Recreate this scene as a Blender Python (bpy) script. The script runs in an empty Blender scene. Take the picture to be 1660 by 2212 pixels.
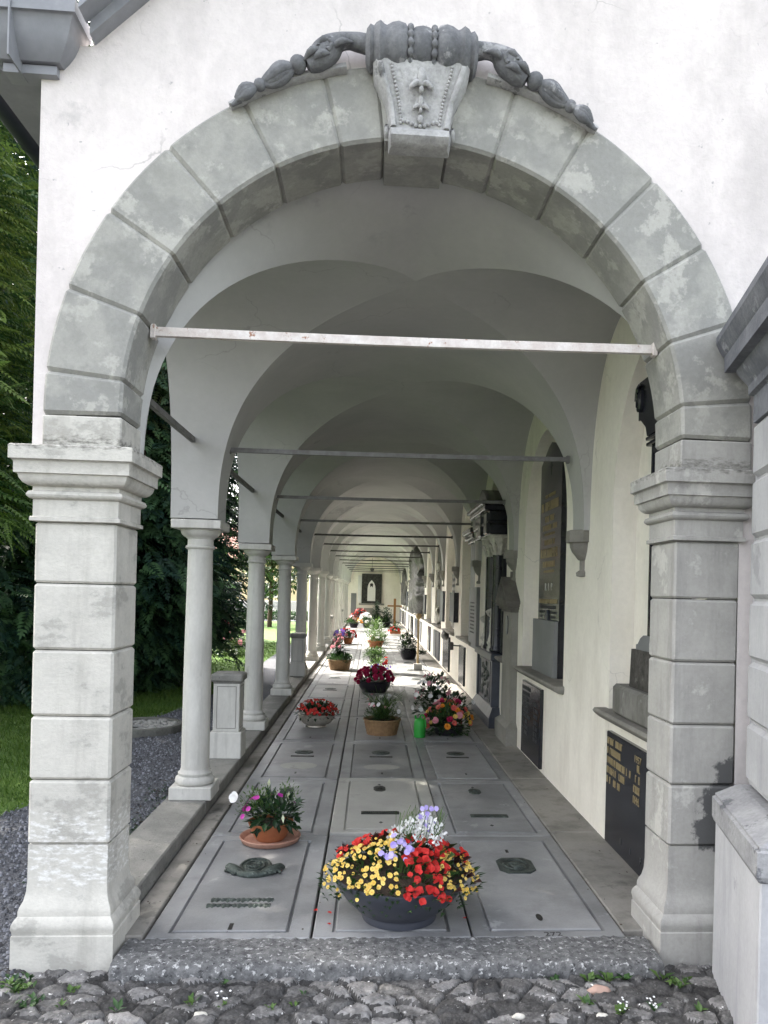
import bpy, bmesh, math, random
import numpy as np
from mathutils import Vector, Matrix
R = math.radians
random.seed(7)
rng = np.random.default_rng(7)
scene = bpy.context.scene
col = scene.collection

# ------------------------------------------------------------------ camera, sky, sun, exposure
cam_data = bpy.data.cameras.new('camera')
cam = bpy.data.objects.new('camera', cam_data)
col.objects.link(cam)
yaw, pitch, roll = .0677, .0019, .0247
fwd = Vector((math.sin(yaw) * math.cos(pitch), math.cos(yaw) * math.cos(pitch), math.sin(pitch)))
rgt = Vector((math.cos(yaw), -math.sin(yaw), 0))
upv = rgt.cross(fwd)
cr, sr = math.cos(roll), math.sin(roll)
cx_, cy_ = rgt * cr + upv * sr, upv * cr - rgt * sr
cam.matrix_world = Matrix(((cx_.x, cy_.x, -fwd.x, 0), (cx_.y, cy_.y, -fwd.y, 0), (cx_.z, cy_.z, -fwd.z, 1.6), (0, 0, 0, 1)))
cam_data.sensor_fit = 'VERTICAL'
cam_data.sensor_height = 24
cam_data.lens = 1662 / 2212 * 24
cam_data.shift_x = (830 - 914.8) / 2212
cam_data.shift_y = (1277.7 - 1106) / 2212
cam_data.clip_end = 600
scene.camera = cam

SUN_AZ, SUN_EL = R(-50), R(41)          # azimuth from +Y towards +X
sun_dir = Vector((math.sin(SUN_AZ) * math.cos(SUN_EL), math.cos(SUN_AZ) * math.cos(SUN_EL), math.sin(SUN_EL)))
world = bpy.data.worlds.new('World')
scene.world = world
world.use_nodes = True
wn = world.node_tree.nodes
sky = wn.new('ShaderNodeTexSky')
sky.sky_type = 'NISHITA'
sky.sun_disc = False
sky.sun_elevation = SUN_EL
sky.sun_rotation = SUN_AZ
sky.air_density = .8
sky.dust_density = 6.0
sky.ozone_density = .6
wn['Background'].inputs['Strength'].default_value = .14
hsv = wn.new('ShaderNodeHueSaturation')          # thin white haze over the blue
hsv.inputs['Saturation'].default_value = .38
world.node_tree.links.new(sky.outputs[0], hsv.inputs['Color'])
world.node_tree.links.new(hsv.outputs[0], wn['Background'].inputs['Color'])
sun_data = bpy.data.lights.new('sun', 'SUN')
sun_data.energy = 2.6
sun_data.angle = R(.5)
sun_data.color = (1, .94, .84)
sun = bpy.data.objects.new('sun', sun_data)
col.objects.link(sun)
sun.rotation_euler = sun_dir.to_track_quat('Z', 'Y').to_euler()
scene.view_settings.view_transform = 'Standard'
scene.view_settings.look = 'None'
scene.view_settings.exposure = 3.1
scene.view_settings.gamma = 1
scene.cycles.use_denoising = True
scene.cycles.max_bounces = 10
scene.cycles.diffuse_bounces = 3
scene.cycles.transparent_max_bounces = 6
scene.cycles.sample_clamp_indirect = 8

# ------------------------------------------------------------------ materials
def nd(nt, t, **kw):
    n = nt.nodes.new(t)
    for k, v in kw.items():
        if k in n.inputs: n.inputs[k].default_value = v
        else: setattr(n, k, v)
    return n
def c4(c): return (c[0], c[1], c[2], 1)

def mottle(name, c1, c2, scale=2.5, c3=None, blot=.9, blot_at=.56, rough=.85, bump=.35, fine=45, fine_amt=.12, speck=None,
           stretch=(1, 1, 1), metallic=0, spec=.3, coat=0, soft=.12):
    m = bpy.data.materials.new(name)
    m.use_nodes = True
    nt = m.node_tree
    L = nt.links.new
    bs = nt.nodes['Principled BSDF']
    bs.inputs['Roughness'].default_value = rough
    bs.inputs['Metallic'].default_value = metallic
    bs.inputs['Specular IOR Level'].default_value = spec
    bs.inputs['Coat Weight'].default_value = coat
    geo = nd(nt, 'ShaderNodeNewGeometry')
    mp = nd(nt, 'ShaderNodeMapping'); mp.inputs['Scale'].default_value = stretch
    L(geo.outputs['Position'], mp.inputs['Vector'])
    def noise(s, det=8, ro=.6):
        n = nd(nt, 'ShaderNodeTexNoise'); n.inputs['Scale'].default_value = s
        n.inputs['Detail'].default_value = det; n.inputs['Roughness'].default_value = ro
        L(mp.outputs[0], n.inputs['Vector']); return n
    def ramp(src, a, b):
        r = nd(nt, 'ShaderNodeMapRange'); r.inputs['From Min'].default_value = a; r.inputs['From Max'].default_value = b
        L(src, r.inputs['Value']); return r.outputs[0]
    def mix(f, a, b, typ='MIX'):
        x = nd(nt, 'ShaderNodeMix', data_type='RGBA', blend_type=typ)
        if isinstance(f, float): x.inputs['Factor'].default_value = f
        else: L(f, x.inputs['Factor'])
        for s, v in ((6, a), (7, b)):
            if isinstance(v, tuple): x.inputs[s].default_value = c4(v)
            else: L(v, x.inputs[s])
        return x.outputs[2]
    n1 = noise(scale)
    cc = mix(ramp(n1.outputs['Fac'], .5 - soft, .5 + soft), c1, c2)
    if c3:
        n2 = noise(scale * blot, 10, .68)
        cc = mix(ramp(n2.outputs['Fac'], blot_at, blot_at + .05), cc, c3)
    n3 = noise(fine, 5, .7)
    v = ramp(n3.outputs['Fac'], .25, .75)
    g = nd(nt, 'ShaderNodeMapRange'); g.inputs['To Min'].default_value = 1 - fine_amt; g.inputs['To Max'].default_value = 1 + fine_amt
    L(v, g.inputs['Value'])
    vm = nd(nt, 'ShaderNodeVectorMath', operation='SCALE')
    L(cc, vm.inputs[0]); L(g.outputs[0], vm.inputs['Scale'])
    cc = vm.outputs[0]
    if speck:
        n4 = noise(speck[1], 3, .5)
        cc = mix(ramp(n4.outputs['Fac'], speck[2], speck[2] + .04), cc, speck[0])
    m['cc_socket'] = 1
    L(cc, bs.inputs['Base Color'])
    if bump:
        ad = nd(nt, 'ShaderNodeMath', operation='MULTIPLY_ADD'); ad.inputs[1].default_value = .5
        L(n3.outputs['Fac'], ad.inputs[0]); L(n1.outputs['Fac'], ad.inputs[2])
        b = nd(nt, 'ShaderNodeBump'); b.inputs['Strength'].default_value = bump; b.inputs['Distance'].default_value = .012
        L(ad.outputs[0], b.inputs['Height']); L(b.outputs[0], bs.inputs['Normal'])
    return m

def leafmat(name, dark, light, rough=.5, trans=.25):
    m = bpy.data.materials.new(name); m.use_nodes = True
    nt = m.node_tree; L = nt.links.new
    bs = nt.nodes['Principled BSDF']; out = nt.nodes['Material Output']
    at = nd(nt, 'ShaderNodeAttribute', attribute_name='tint')
    mx = nd(nt, 'ShaderNodeMix', data_type='RGBA')
    mx.inputs[6].default_value = c4(dark); mx.inputs[7].default_value = c4(light)
    L(at.outputs['Fac'], mx.inputs['Factor']); L(mx.outputs[2], bs.inputs['Base Color'])
    bs.inputs['Roughness'].default_value = rough; bs.inputs['Specular IOR Level'].default_value = .35
    tr = nd(nt, 'ShaderNodeBsdfTranslucent'); L(mx.outputs[2], tr.inputs['Color'])
    ms = nd(nt, 'ShaderNodeMixShader'); ms.inputs[0].default_value = trans
    L(bs.outputs[0], ms.inputs[1]); L(tr.outputs[0], ms.inputs[2]); L(ms.outputs[0], out.inputs['Surface'])
    return m

M = {}
M['plaster_out'] = mottle('white_plaster', (.70, .645, .615), (.61, .565, .54), 1.5, (.52, .485, .465), .9, .60, .9, .6, 30, .07, speck=((.40, .38, .37), 24, .715))
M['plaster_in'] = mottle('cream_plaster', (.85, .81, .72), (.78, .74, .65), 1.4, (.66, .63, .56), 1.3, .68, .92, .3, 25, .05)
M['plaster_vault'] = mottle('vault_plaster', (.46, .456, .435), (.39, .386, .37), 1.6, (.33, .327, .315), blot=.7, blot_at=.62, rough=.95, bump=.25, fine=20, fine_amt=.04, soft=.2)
M['arch_stone'] = mottle('arch_stone', (.325, .32, .29), (.265, .263, .242), 4.5, (.39, .382, .345), 1.1, .53, .9, .45, 60, .10, soft=.05)
M['pier_stone'] = mottle('pale_pier_stone', (.54, .52, .465), (.46, .445, .40), 4, (.37, .357, .32), 1.0, .545, .9, .4, 55, .09, stretch=(1, 1, 1.6))
M['pier_grey'] = mottle('grey_pier_stone', (.39, .38, .352), (.32, .312, .29), 3.5, (.46, .45, .415), 1.0, .555, .9, .4, 55, .09)
M['ornament'] = mottle('carved_stone', (.19, .192, .197), (.125, .128, .134), 8, (.31, .31, .31), .8, .58, .8, 1, 55, .25)
M['ornament_pale'] = mottle('carved_pale_stone', (.46, .455, .445), (.34, .336, .33), 9, (.18, .18, .18), .8, .6, .85, 1, 60, .22)
M['column'] = mottle('column_stone', (.56, .55, .51), (.48, .47, .435), 4, (.36, .352, .325), 1.2, .63, .85, .3, 50, .07, stretch=(1, 1, .45))
M['slab'] = mottle('slab_stone', (.26, .262, .264), (.185, .187, .19), 2.4, (.33, .332, .334), 1.6, .60, .42, .25, 80, .08, spec=.5)
M['slab_pale'] = mottle('pale_slab_stone', (.37, .365, .335), (.31, .305, .28), 2.2, (.25, .247, .232), 1.6, .62, .6, .25, 80, .08, spec=.45)
M['border'] = mottle('border_stone', (.27, .255, .23), (.21, .20, .18), 2.5, (.15, .145, .13), 1.4, .6, .7, .3, 60, .1)
M['kerb'] = mottle('kerb_stone', (.25, .245, .225), (.17, .168, .155), 4, (.33, .325, .30), 1.2, .62, .85, .6, 60, .15, speck=((.09, .088, .08), 40, .66))
M['granite'] = mottle('step_granite', (.17, .17, .168), (.085, .085, .086), 26, (.44, .44, .43), 1.4, .565, .85, .9, 90, .3, speck=((.05, .05, .05), 45, .62))
M['dark'] = bpy.data.materials.new('dark_joint'); M['dark'].use_nodes = True
M['dark'].node_tree.nodes['Principled BSDF'].inputs['Base Color'].default_value = (.012, .011, .01, 1)
M['soil'] = mottle('soil', (.035, .026, .02), (.06, .045, .032), 20, rough=1, bump=1, fine=90)
M['black_stone'] = mottle('black_granite', (.010, .011, .016), (.018, .019, .026), 9, rough=.22, bump=.03, fine=120, spec=.5)
M['dark_rough'] = mottle('dark_rough_stone', (.09, .085, .075), (.045, .042, .038), 16, (.15, .145, .13), .9, .6, .9, 1, 50, .3)
M['grey_block'] = mottle('weathered_block', (.21, .205, .185), (.13, .125, .11), 7, (.28, .275, .26), .9, .6, .9, .6, 50, .2, stretch=(1, 1, .5))
M['grey_panel'] = mottle('grey_panel', (.20, .205, .205), (.165, .17, .17), 2, rough=.6, bump=.1, fine=60, fine_amt=.05)
M['stele'] = mottle('stele_stone', (.27, .262, .23), (.21, .203, .178), 3, (.22, .21, .185), 1.2, .62, .85, .3, 60, .1)
M['stele_roof'] = mottle('stele_roof', (.17, .16, .14), (.12, .112, .10), 5, rough=.9, bump=.4, fine=60, fine_amt=.15)
M['corbel'] = mottle('corbel_stone', (.25, .24, .21), (.19, .18, .16), 5, rough=.9, bump=.3, fine=60, fine_amt=.1)
M['white_relief'] = mottle('white_relief', (.66, .63, .56), (.45, .43, .37), 14, (.20, .19, .16), .9, .62, .7, .8, 60, .2)
M['slate_iron'] = mottle('slate_blue_stone', (.05, .058, .075), (.032, .037, .05), 6, rough=.4, bump=.3, fine=60, spec=.5)
M['bronze'] = mottle('weathered_bronze', (.055, .065, .06), (.09, .11, .10), 25, (.16, .19, .17), 1, .6, .5, .8, 120, .25, metallic=.6)
M['bronze_dark'] = mottle('dark_bronze', (.020, .021, .02), (.055, .055, .048), 10, (.12, .115, .10), 1, .62, .5, .8, 60, .25, metallic=.3)
M['gold'] = mottle('gold_letters', (.42, .33, .17), (.34, .27, .15), 60, rough=.45, bump=0, metallic=.3)
M['lead'] = mottle('grey_letters', (.07, .07, .068), (.05, .05, .05), 60, rough=.6, bump=0)
M['iron_pale'] = mottle('painted_iron', (.66, .62, .58), (.54, .48, .44), 14, (.30, .16, .10), 1.3, .60, .7, .4, 60, .1)
M['iron_dark'] = mottle('dark_iron', (.05, .05, .05), (.09, .085, .08), 20, rough=.7, bump=.2, fine=60)
M['iron_grey'] = mottle('grey_iron', (.19, .19, .185), (.14, .135, .13), 14, (.10, .07, .055), 1.3, .66, .7, .2, 60, .1)
M['zinc'] = mottle('grey_sheet', (.26, .265, .28), (.21, .215, .23), 5, rough=.5, bump=.15, fine=30, fine_amt=.06, spec=.4)
M['gutter'] = mottle('dark_gutter', (.022, .024, .034), (.03, .033, .045), 8, rough=.35, bump=.05, fine=30)
M['tile'] = mottle('red_roof', (.26, .13, .10), (.19, .09, .075), 3, (.33, .20, .17), .9, .6, .9, .6, 12, .2)
M['house'] = mottle('yellow_house', (.70, .60, .38), (.64, .54, .33), 1, rough=.95, bump=.1, fine=12, fine_amt=.04)
M['white_wall'] = mottle('white_wall', (.74, .73, .70), (.66, .65, .62), 1, rough=.95, bump=.1, fine=12, fine_amt=.04)
M['glass'] = mottle('dark_window', (.02, .022, .025), (.03, .032, .035), 2, rough=.12, bump=0, spec=.5)
M['chapel'] = mottle('grey_chapel_stone', (.40, .40, .405), (.345, .345, .35), 2.5, (.28, .28, .285), 1.2, .62, .9, .25, 50, .08)
M['chapel_dark'] = mottle('weathered_chapel_stone', (.11, .115, .13), (.17, .175, .19), 5, (.26, .265, .28), 1.2, .6, .9, .5, 50, .2)
M['chapel_cap'] = mottle('stained_chapel_cap', (.30, .30, .30), (.22, .22, .225), 6, (.12, .122, .13), 1.2, .56, .9, .5, 50, .2)
M['gravel'] = mottle('gravel', (.12, .125, .14), (.055, .058, .066), 55, (.22, .225, .24), .9, .60, .95, 1, 130, .5)
M['gravel_stone'] = mottle('gravel_stone', (.13, .135, .15), (.09, .093, .105), 30, rough=.9, bump=.2, fine=90)
M['forecourt'] = mottle('forecourt_paving', (.075, .074, .075), (.05, .05, .051), 6, (.10, .10, .10), .9, .62, .95, .8, 60, .3)
M['grass'] = leafmat('grass_blades', (.03, .075, .010), (.085, .15, .02), .6, .3)
M['lawn'] = mottle('lawn', (.075, .14, .018), (.045, .10, .012), 1.6, (.11, .17, .02), 8, .6, .9, 1, 90, .4)
M['cobble'] = mottle('cobble_stone', (.17, .165, .16), (.07, .068, .066), 12, (.36, .355, .345), 1.6, .62, .9, .8, 70, .35, speck=((.50, .495, .48), 48, .68))
M['pebble'] = mottle('pebbles', (.34, .335, .31), (.22, .22, .21), 9, rough=.8, bump=.1, fine=60)
M['concrete'] = mottle('old_concrete', (.15, .15, .135), (.10, .10, .09), 8, rough=.95, bump=.5, fine=60, fine_amt=.2)
M['bark'] = mottle('bark', (.07, .05, .035), (.04, .03, .022), 8, rough=1, bump=1, fine=30, stretch=(1, 1, .2))
M['conifer'] = leafmat('conifer_sprays', (.012, .044, .030), (.095, .19, .075), .55, .15)
M['spruce'] = leafmat('spruce_sprays', (.028, .075, .024), (.16, .25, .05), .55, .4)
M['broadleaf'] = leafmat('tree_leaves', (.02, .05, .015), (.07, .12, .03), .5, .25)
M['leaf'] = leafmat('plant_leaves', (.012, .040, .012), (.05, .11, .03), .4, .2)
M['leaf_dark'] = leafmat('dark_leaves', (.008, .022, .012), (.025, .06, .022), .35, .15)
M['leaf_light'] = leafmat('light_leaves', (.035, .085, .02), (.12, .20, .05), .45, .25)
M['leaf_red'] = leafmat('bronze_leaves', (.03, .010, .012), (.05, .022, .018), .4, .15)
def petal(n, a, b): M[n] = leafmat(n + '_petals', a, b, .6, .25)
petal('cream', (.55, .60, .38), (.75, .76, .55)); petal('red', (.45, .012, .012), (.70, .04, .03)); petal('yellow', (.66, .42, .04), (.84, .66, .20))
petal('white', (.72, .72, .70), (.85, .85, .85)); petal('lilac', (.30, .22, .62), (.55, .48, .80))
petal('magenta', (.38, .02, .26), (.55, .06, .40)); petal('pink', (.62, .22, .30), (.80, .45, .48))
petal('crimson', (.33, .008, .05), (.52, .03, .12)); petal('orange', (.75, .25, .03), (.85, .40, .06))
petal('coral', (.72, .10, .10), (.82, .30, .22)); petal('violet', (.12, .06, .40), (.25, .15, .55)); petal('darkred', (.30, .012, .015), (.48, .05, .03))
M['terracotta'] = mottle('terracotta', (.36, .135, .06), (.30, .11, .05), 9, rough=.75, bump=.2, fine=60)
M['saucer'] = mottle('saucer_clay', (.46, .27, .20), (.36, .19, .135), 9, (.58, .43, .37), .9, .6, .75, .2, 60)
M['bowl'] = mottle('anthracite_plastic', (.040, .044, .058), (.050, .054, .068), 3, rough=.42, bump=.06, fine=90, fine_amt=.06, spec=.45)
M['pot_black'] = mottle('black_pot', (.014, .013, .018), (.022, .02, .026), 5, rough=.4, bump=.05, fine=60)
M['wicker'] = mottle('wicker', (.27, .17, .085), (.20, .12, .06), 30, rough=.7, bump=.4, fine=120, fine_amt=.25)
M['silver'] = mottle('silvered_bowl', (.62, .58, .50), (.46, .42, .36), 16, (.16, .14, .12), 1, .62, .35, .5, 60, .15, metallic=.6)
M['can'] = mottle('green_plastic', (.02, .30, .035), (.018, .26, .03), 5, rough=.4, bump=.03, fine=60, fine_amt=.04, spec=.45)
M['wood'] = mottle('warm_wood', (.38, .19, .06), (.29, .14, .045), 10, rough=.6, bump=.2, fine=60, stretch=(1, 1, .15))
M['pole'] = mottle('pale_pole', (.42, .31, .16), (.35, .26, .13), 10, rough=.6, bump=.1, fine=60)
M['pinky'] = mottle('pink_stone', (.45, .31, .25), (.40, .27, .22), 15, rough=.9, bump=.4, fine=60)

def weather(mat, col_, amt, scale=(5, 5, .6), lo=.5, hi=.68, crack=0):
    nt = mat.node_tree; L = nt.links.new; bs = nt.nodes['Principled BSDF']
    src = bs.inputs['Base Color'].links[0].from_socket
    geo = nd(nt, 'ShaderNodeNewGeometry'); mp = nd(nt, 'ShaderNodeMapping'); mp.inputs['Scale'].default_value = scale
    L(geo.outputs['Position'], mp.inputs['Vector'])
    nz = nd(nt, 'ShaderNodeTexNoise'); nz.inputs['Scale'].default_value = 1; nz.inputs['Detail'].default_value = 9; nz.inputs['Roughness'].default_value = .65
    L(mp.outputs[0], nz.inputs['Vector'])
    r = nd(nt, 'ShaderNodeMapRange'); r.inputs['From Min'].default_value = lo; r.inputs['From Max'].default_value = hi; r.inputs['To Max'].default_value = amt
    L(nz.outputs['Fac'], r.inputs['Value'])
    mx = nd(nt, 'ShaderNodeMix', data_type='RGBA'); L(r.outputs[0], mx.inputs['Factor']); L(src, mx.inputs[6]); mx.inputs[7].default_value = c4(col_)
    out = mx.outputs[2]
    if crack:
        n2 = nd(nt, 'ShaderNodeTexNoise'); n2.inputs['Scale'].default_value = 3.5; n2.inputs['Detail'].default_value = 6; L(geo.outputs['Position'], n2.inputs['Vector'])
        ad = nd(nt, 'ShaderNodeVectorMath', operation='MULTIPLY_ADD'); ad.inputs[1].default_value = (.35, .35, .35); L(n2.outputs['Color'], ad.inputs[0]); L(geo.outputs['Position'], ad.inputs[2])
        vo = nd(nt, 'ShaderNodeTexVoronoi', feature='DISTANCE_TO_EDGE'); vo.inputs['Scale'].default_value = .9; L(ad.outputs[0], vo.inputs['Vector'])
        r2 = nd(nt, 'ShaderNodeMapRange'); r2.inputs['From Min'].default_value = .0045; r2.inputs['From Max'].default_value = .001; L(vo.outputs['Distance'], r2.inputs['Value'])
        n3 = nd(nt, 'ShaderNodeTexNoise'); n3.inputs['Scale'].default_value = 1.3; L(geo.outputs['Position'], n3.inputs['Vector'])
        r3 = nd(nt, 'ShaderNodeMapRange'); r3.inputs['From Min'].default_value = .52; r3.inputs['From Max'].default_value = .6; r3.inputs['To Max'].default_value = crack; L(n3.outputs['Fac'], r3.inputs['Value'])
        mu = nd(nt, 'ShaderNodeMath', operation='MULTIPLY'); L(r2.outputs[0], mu.inputs[0]); L(r3.outputs[0], mu.inputs[1])
        m2_ = nd(nt, 'ShaderNodeMix', data_type='RGBA'); L(mu.outputs[0], m2_.inputs['Factor']); L(out, m2_.inputs[6]); m2_.inputs[7].default_value = (.16, .15, .14, 1)
        out = m2_.outputs[2]
    L(out, bs.inputs['Base Color'])
weather(M['plaster_out'], (.40, .37, .355), .6, (2.0, 2.0, .8), .48, .70, .35)
weather(M['plaster_in'], (.55, .50, .42), .45, (3, 3, .8), .5, .72, .3)
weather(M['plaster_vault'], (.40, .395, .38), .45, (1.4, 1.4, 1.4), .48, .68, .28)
weather(M['pier_stone'], (.30, .285, .25), .55, (9, 9, 1.3), .5, .7)
weather(M['pier_grey'], (.20, .195, .185), .55, (9, 9, 1.3), .5, .7)
weather(M['arch_stone'], (.22, .22, .20), .5, (6, 6, 6), .52, .66)
weather(M['column'], (.30, .29, .265), .5, (14, 14, 1.2), .5, .7)
weather(M['chapel'], (.22, .225, .24), .5, (8, 8, .9), .52, .7)
weather(M['slab'], (.12, .12, .12), .5, (3.2, 3.2, 3.2), .52, .66)
nt_ = M['slab'].node_tree; bs0 = nt_.nodes['Principled BSDF']; src0 = bs0.inputs['Base Color'].links[0].from_socket
oi = nd(nt_, 'ShaderNodeObjectInfo'); rr_ = nd(nt_, 'ShaderNodeMapRange'); rr_.inputs['To Min'].default_value = .84; rr_.inputs['To Max'].default_value = 1.18
vs_ = nd(nt_, 'ShaderNodeVectorMath', operation='SCALE'); nt_.links.new(oi.outputs['Random'], rr_.inputs['Value']); nt_.links.new(src0, vs_.inputs[0]); nt_.links.new(rr_.outputs[0], vs_.inputs['Scale']); nt_.links.new(vs_.outputs[0], bs0.inputs['Base Color'])
weather(M['border'], (.10, .095, .085), .5, (5, 5, 5), .5, .66)
def tone_by_tint(mat, lo, hi):
    nt = mat.node_tree; L = nt.links.new; bs = nt.nodes['Principled BSDF']
    src = bs.inputs['Base Color'].links[0].from_socket
    at = nd(nt, 'ShaderNodeAttribute', attribute_name='tint'); r = nd(nt, 'ShaderNodeMapRange'); r.inputs['To Min'].default_value = lo; r.inputs['To Max'].default_value = hi
    L(at.outputs['Fac'], r.inputs['Value']); v = nd(nt, 'ShaderNodeVectorMath', operation='SCALE'); L(src, v.inputs[0]); L(r.outputs[0], v.inputs['Scale']); L(v.outputs[0], bs.inputs['Base Color'])
tone_by_tint(M['cobble'], .35, 1.8)
tone_by_tint(M['gravel_stone'], .4, 2.0)

def damage(mat, kind):
    """broken render and limescale with a shape of their own on one stone, fixed in the place"""
    nt = mat.node_tree; L = nt.links.new
    bs = nt.nodes['Principled BSDF']
    src = bs.inputs['Base Color'].links[0].from_socket
    geo = nd(nt, 'ShaderNodeNewGeometry')
    nz = nd(nt, 'ShaderNodeTexNoise'); nz.inputs['Scale'].default_value = 7 if kind == 'broken' else 26
    nz.inputs['Detail'].default_value = 9; mp_ = nd(nt, 'ShaderNodeMapping'); mp_.inputs['Scale'].default_value = (1, 1, 1 if kind == 'broken' else 2.4); nz.inputs['Roughness'].default_value = .65
    L(geo.outputs['Position'], mp_.inputs['Vector']); L(mp_.outputs[0], nz.inputs['Vector'])
    sep = nd(nt, 'ShaderNodeSeparateXYZ'); L(geo.outputs['Position'], sep.inputs[0])
    def rng_(sock, a, b):
        r = nd(nt, 'ShaderNodeMapRange'); r.inputs['From Min'].default_value = a; r.inputs['From Max'].default_value = b
        L(sock, r.inputs['Value']); return r.outputs[0]
    def mul(a, b):
        x = nd(nt, 'ShaderNodeMath', operation='MULTIPLY'); L(a, x.inputs[0]); L(b, x.inputs[1]); return x.outputs[0]
    if kind == 'soot':
        ad = nd(nt, 'ShaderNodeMath', operation='MULTIPLY'); L(mul(rng_(sep.outputs['Z'], 2.115, 2.185), rng_(sep.outputs['Z'], 2.36, 2.22)), ad.inputs[0]); L(nz.outputs['Fac'], ad.inputs[1]); v = ad.outputs[0]
        c, thr = (.12, .115, .10, 1), (.40, .66)
    elif kind == 'broken':
        a = mul(rng_(sep.outputs['X'], 1.36, 1.66), mul(rng_(sep.outputs['Z'], .30, .52), rng_(sep.outputs['Z'], 1.1, .62)))
        c, thr = (.10, .10, .098, 1), (.24, .27)
        ad = nd(nt, 'ShaderNodeMath', operation='MULTIPLY'); L(a, ad.inputs[0]); L(nz.outputs['Fac'], ad.inputs[1]); v = ad.outputs[0]
    else:
        a = mul(rng_(sep.outputs['Z'], .12, .30), rng_(sep.outputs['Z'], .95, .55))
        ad = nd(nt, 'ShaderNodeMath', operation='MULTIPLY'); L(a, ad.inputs[0]); L(nz.outputs['Fac'], ad.inputs[1]); v = ad.outputs[0]
        c, thr = (.70, .69, .66, 1), (.48, .64)
    mx = nd(nt, 'ShaderNodeMix', data_type='RGBA')
    L(rng_(v, *thr), mx.inputs['Factor']); L(src, mx.inputs[6]); mx.inputs[7].default_value = c
    L(mx.outputs[2], bs.inputs['Base Color'])
damage(M['pier_grey'], 'broken')
damage(M['pier_stone'], 'lime')
damage(M['pier_stone'], 'soot')
damage(M['pier_grey'], 'soot')

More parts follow.
